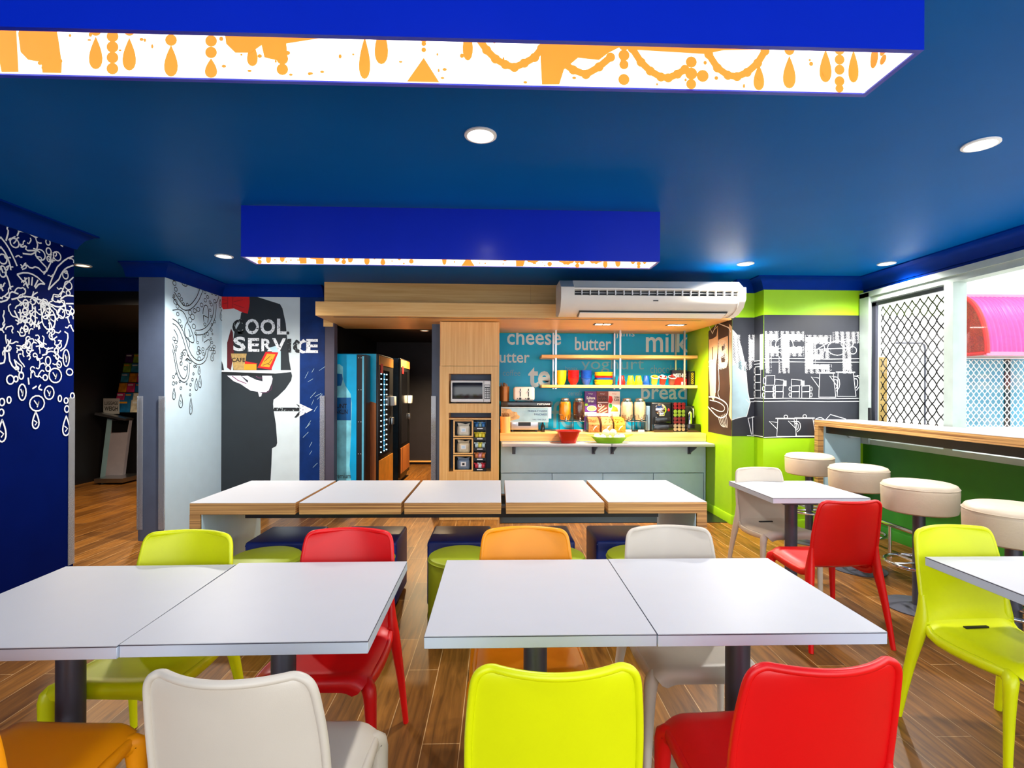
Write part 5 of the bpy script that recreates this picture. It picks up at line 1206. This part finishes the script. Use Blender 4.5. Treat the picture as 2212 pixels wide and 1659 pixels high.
for i, x in enumerate(cubes):
    t = thing('cube_stool', cl[i], 'stool', (x, 3.66, 0), 0, 'navy cube stools at the communal table')
    if i == 0:
        c0 = t
        MB().rbox(-.21, .21, -.21, .21, .02, .45, .018, 3).build('upholstery', 'bluevinyl', t)
        MB().tube([(-.205,-.205,.425),(.205,-.205,.425),(.205,.205,.425),(-.205,.205,.425)], .005, 6, closed=True).build('piping', 'bluevinyl', t)
        MB().box(-.18, .18, -.18, .18, 0, .02).build('plinth', 'black', t)
    else:
        for ch in c0.children:
            q = ch.copy(); COL.objects.link(q); q.parent = t
rounds = [-1.42, -.845, -.225, .335, .885]
rl_ = ['leftmost lime drum stool below the communal table', 'lime drum stool half hidden behind the red chair', 'lime drum stool left of the orange chair', 'lime drum stool right of the orange chair', 'rightmost lime drum stool half hidden behind the beige chair']
for i, x in enumerate(rounds):
    t = thing('drum_stool', rl_[i], 'stool', (x, 3.19, 0), 0, 'lime drum stools at the communal table')
    if i == 0:
        d0 = t
        MB().lathe([(.001, .02), (.20, .02), (.205, .03), (.205, .425), (.20, .442), (.185, .45), (.001, .452)], 40, cap=False).build('upholstery', 'olive', t)
        MB().tube([(.204*math.cos(q), .204*math.sin(q), .425) for q in [2*PI*i/40 for i in range(40)]], .005, 6, closed=True).build('piping', 'olive', t)
        MB().lathe([(.001, 0), (.18, 0), (.18, .02), (.001, .02)], 24, cap=False).build('plinth', 'black', t)
    else:
        for ch in d0.children:
            q = ch.copy(); COL.objects.link(q); q.parent = t

# ------------------------------------------------------------------ pedestal tables
def table(lab, x0, x1, y0, y1, rz=0, grp=None, cy=None, xo=0):
    cx_, cy_ = (x0+x1)/2, (y0+y1)/2
    t = thing('pedestal_table', lab, 'table', (cx_, cy_, 0), rz, grp)
    a_, b_ = (x1-x0)/2, (y1-y0)/2
    tp = MB().rbox(-a_, a_, -b_, b_, .703, .7385, .0015, 1).build('tabletop', 'lamedge', t, 'white tabletop with a pale edge')
    MB().box(-a_+.001, a_-.001, -b_+.001, b_-.001, .7385, .7405).build('laminate_sheet', 'lam', tp)
    MB().box(-a_-.0004, a_+.0004, -b_-.0004, b_+.0004, .7362, .7382).build('edge_line', 'darksteel', tp, 'fine dark line under the top sheet')
    yc = (cy-cy_) if cy else 0
    MB().lathe([(.001, .012), (.04, .012), (.04, .70), (.001, .70)], 28, cap=False, c=(xo, yc, 0)).build('column', 'darksteel', t, 'dark steel column')
    MB().rbox(xo-.12, xo+.12, yc-.12, yc+.12, .69, .7025, .003, 1).build('mounting_plate', 'darksteel', t)
    MB().lathe([(.001, 0), (.235, 0), (.235, .006), (.05, .018), (.001, .018)], 40, cap=False, c=(xo, yc, 0)).build('base', 'darksteel', t, 'round steel base plate')
    return t
table('leftmost white pedestal table in the front row', -1.752, -1.0765, 1.465, 2.145, .02, 'front white pedestal tables', 1.74)
table('white pedestal table second from the left in the front row', -1.0735, -.378, 1.484, 2.175, .014, 'front white pedestal tables', 1.76)
table('white pedestal table third from the left in the front row', -.217, .4715, 1.513, 2.193, .003, 'front white pedestal tables', 1.74)
table('white pedestal table at the right end of the front pair', .4735, 1.17, 1.513, 2.198, .003, 'front white pedestal tables', 1.74)
table('white pedestal table standing between beige and red chairs by the bar stools', 1.865, 2.54, 3.44, 4.11, cy=3.575, xo=-.135)
table('white pedestal table cut off by the right picture edge', 1.872, 2.57, 1.52, 2.205, cy=1.73)

# ------------------------------------------------------------------ moulded chairs
def chair_meshes():
    """one-piece moulded chair, facing +y, feet on the floor; returns part meshes"""
    NU = 17; TH = .009
    prof = [(.222,.402),(.238,.425),(.236,.447),(.218,.458),(.18,.458),(.12,.453),(.05,.447),(-.02,.444),(-.08,.444),(-.125,.449),(-.155,.464),(-.175,.49),(-.187,.53),(-.200,.59),(-.214,.66),(-.229,.73),(-.243,.79),(-.2485,.815),(-.2525,.833),(-.2555,.846),(-.2575,.855),(-.2585,.860)]
    half = [.150,.175,.190,.198,.203,.205,.205,.203,.201,.199,.198,.198,.199,.200,.199,.195,.189,.186,.1815,.174,.163,.145]
    bend = [0,0,0,0,0,0,0,0,.0,.004,.012,.02,.027,.033,.037,.040,.042,.042,.042,.042,.042,.042]
    dish = [0,0,.004,.008,.012,.014,.014,.013,.011,.008,.004,0]+[0]*10
    dropf = [.5,.7,.9,1,1,1,1,1,.95,.75,.4,.15]+[0]*10
    G = []
    for (y, z), h, bd, ds in zip(prof, half, bend, dish):
        row = []
        if z > .5: z = .5+(z-.5)*.95
        fac = dropf[len(G)]
        for i in range(NU):
            u = -1+2*i/(NU-1)
            row.append(Vector((h*u, y+bd*u*u, z+ds*(u*u-1)*.9-fac*.028*(max(0, abs(u)-.7)/.3)**2)))
        G.append(row)
    def sheet(r0, r1):
        rows = G[r0:r1+1]; n = len(rows); N = []
        for j in range(n):
            for i in range(NU):
                a_ = rows[min(j+1, n-1)][i]-rows[max(j-1, 0)][i]; b_ = rows[j][min(i+1, NU-1)]-rows[j][max(i-1, 0)]
                N.append(b_.cross(a_).normalized())
        P = [p for r in rows for p in r]
        vs = [p+nn*TH/2 for p, nn in zip(P, N)]+[p-nn*TH/2 for p, nn in zip(P, N)]
        m = n*NU; fs = []
        for j in range(n-1):
            for i in range(NU-1):
                q = (j*NU+i, j*NU+i+1, (j+1)*NU+i+1, (j+1)*NU+i)
                fs += [q, tuple(k_+m for k_ in q[::-1])]
        rim = [i for i in range(NU)]+[j*NU+NU-1 for j in range(1, n)]+[(n-1)*NU+i for i in range(NU-2, -1, -1)]+[j*NU for j in range(n-2, 0, -1)]
        for a_, b_ in zip(rim, rim[1:]+rim[:1]): fs.append((a_, b_, b_+m, a_+m))
        return MB().add(vs, fs)
    seat = sheet(0, 10); back = sheet(10, 21)
    for sx in (0, NU-1):                       # thick side rails of the seat
        seat.tube([G[j][sx]+Vector((0, 0, -.013)) for j in range(3, 11)], [.013,.017,.019,.019,.019,.019,.018,.016], 10, flat=(.8, 1.15))
    path = [G[j][0] for j in range(10, 22)]+[G[21][i] for i in range(1, NU-1)]+[G[j][NU-1] for j in range(21, 9, -1)]
    path = [p+Vector((0, -.0045, 0)) for p in path]
    for _ in range(2):
        path = [path[0]]+[q for a_, b_ in zip(path, path[1:]) for q in (a_*.75+b_*.25, a_*.25+b_*.75)]+[path[-1]]
    m_ = len(path)
    back.tube(path, [.0098+.005*max(0, 1-min(i, m_-1-i)/9) for i in range(m_)], 12)
    legs = []
    for s in (-1, 1):
        fl = [(s*.180,.160,.412),(s*.197,.203,.409),(s*.207,.213,.40),(s*.211,.213,.34),(s*.217,.214,.18),(s*.222,.215,0)]
        rl2 = [(s*.199,-.168,.57),(s*.200,-.163,.51),(s*.204,-.163,.45),(s*.212,-.172,.39),(s*.222,-.187,.31),(s*.234,-.209,.18),(s*.247,-.236,0)]
        for pts, Rr in ((fl, [.022, .0295, .0285, .0235, .018, .0142]), (rl2, [.012, .0195, .0275, .027, .0225, .018, .0142])):
            P = [Vector(p) for p in pts]; Q = [P[0]]; R2 = [Rr[0]]
            for i in range(len(P)-1):
                Q += [P[i]*.7+P[i+1]*.3, P[i]*.3+P[i+1]*.7]; R2 += [Rr[i]*.7+Rr[i+1]*.3, Rr[i]*.3+Rr[i+1]*.7]
            Q.append(P[-1]); R2.append(Rr[-1])
            legs.append(MB().tube(Q, R2, 12, flat=(.85, 1.1)))
    slot = MB().rbox(-.055, .055, -.117, -.102, .443, .4506, .002, 2)
    return seat, back, legs, slot
protos = {}
def chair(c, lab, x, y, rz, grp):
    t = thing('moulded_chair', lab, 'chair', (x, y, 0), rz, grp)
    if c not in protos:
        se, ba, lg, sl = chair_meshes()
        ps = [se.build('seat', M[c], sharp=1.2), ba.build('backrest', M[c], sharp=1.2), sl.build('seat_slot', 'ink', label='dark drain slot')]+[l.build('leg', M[c], sharp=1.2) for l in lg]
        protos[c] = ps
        for p in ps: p.parent = t
    else:
        for p in protos[c]:
            q = p.copy(); COL.objects.link(q); q.parent = t
    return t
NG, FG = 'chairs of the near row with their backs to the camera', 'chairs of the far row facing the camera'
chair('co', 'orange chair cut off by the left picture edge', -1.295, 1.36, -.05, NG)
chair('cb', 'beige chair with its back to the camera in the near row', -.575, 1.355, -.05, NG)
chair('cy', 'lime yellow chair with its back to the camera in the near row', .132, 1.37, 0, NG)
chair('cr', 'red chair with its back to the camera in the near row', .735, 1.375, .07, NG)
chair('cy', 'lime yellow chair across the leftmost front table near the plywood leg', -1.335, 2.02, PI-.04, FG)
chair('cr', 'red chair across the front table, back toward the drum stools', -.655, 2.045, PI-.02, FG)
chair('co', 'orange chair across the front table in the far row', .122, 2.06, PI, FG)
chair('cb', 'beige chair across the front table in the far row', .765, 2.07, PI, FG)
chair('cb', 'beige chair by the green wall at the far side of the right table', 2.10, 3.86, PI+.05, None)
chair('cr', 'red chair at the near side of the right table below the bar stools', 1.985, 3.08, .06, None)
chair('cy', 'lime yellow chair facing the camera at the table on the right edge', 2.075, 2.06, PI+.06, None)

# ------------------------------------------------------------------ window bar, footrail and bar stools
t = thing('window_bar', 'white topped bar with a thick plywood edge under the window', 'bar counter', (0, 0, 0))
tp = MB().box(3.37, 3.835, -1.5, 5.395, 1.108, 1.168).build('bar_top', 'ply', t, 'plywood edged bar top')
MB().box(3.371, 3.834, -1.499, 5.394, 1.168, 1.1705).build('laminate_sheet', 'lam', tp, 'white laminate surface')
MB().box(3.37, 3.43, 5.335, 5.395, 0, 1.108).build('leg', 'ply', t, 'plywood edge of the end leg')
MB().box(3.43, 3.835, 5.345, 5.39, 0, 1.108).build('end_panel', 'bluegrey', t, 'blue grey end panel')
MB().box(3.46, 3.82, -1.4, 5.34, 1.03, 1.107).build('under_frame', 'black', t, 'black frame below the top')
MB().prism([(3.60, 1.06), (3.72, 1.06), (3.80, .98), (3.70, .98)], 'y', 5.30, 5.34).build('bracket', 'steel', t)
t = thing('foot_rail', 'chrome foot rail on short posts below the window bar', 'foot rail', (3.50, 0, 0))
MB().tube([(0, -1.4, .28), (0, 5.3, .28)], .019, 12).build('rail', 'chrome', t)
for y in (5.2, 4.5, 3.3, 2.1, .9): MB().tube([(0, y, .0), (0, y, .28)], .014, 10).lathe([(.001, 0), (.035, 0), (.035, .006), (.001, .008)], 18, cap=False, c=(0, y, 0)).build('post', 'chrome', t)
sl = ['cream bar stool farthest from the camera at the bar end', 'second cream bar stool from the bar end', 'third cream bar stool behind the yellow chair', 'cream bar stool cut off by the right picture edge']
for i, (x, y) in enumerate([(3.06, 4.98), (2.98, 4.18), (2.86, 3.42), (2.78, 2.70)]):
    t = thing('bar_stool', sl[i], 'bar stool', (x, y, 0), 0, 'cream bar stools along the window bar')
    if i == 0:
        s0 = t
        st = MB().lathe([(.001, .655), (.19, .655), (.208, .665), (.212, .69), (.216, .80), (.214, .825), (.203, .843), (.18, .852), (.001, .856)], 48, cap=False).build('seat', 'vinyl', t, 'thick cream vinyl seat')
        se = MB().tube([(.214*math.cos(q), .214*math.sin(q), .822) for q in [2*PI*j/48 for j in range(48)]], .0035, 6, closed=True).build('seam', 'vinyl', t)
        MB().lathe([(.001, .015), (.036, .015), (.036, .63), (.06, .655), (.001, .655)], 24, cap=False).build('column', 'darksteel', t, 'dark steel column')
        MB().tube([(.19*math.cos(q), .19*math.sin(q), .30) for q in [2*PI*j/40 for j in range(40)]], .012, 10, closed=True).tube([(-.19, 0, .30), (.19, 0, .30)], .009, 8).tube([(0, -.19, .30), (0, .19, .30)], .009, 8).build('foot_ring', 'chrome', t, 'chrome foot ring')
        MB().lathe([(.001, 0), (.205, 0), (.205, .006), (.06, .02), (.001, .02)], 40, cap=False).build('base', 'darksteel', t, 'dark steel disc base')
    else:
        for ch in s0.children:
            q = ch.copy(); COL.objects.link(q); q.parent = t
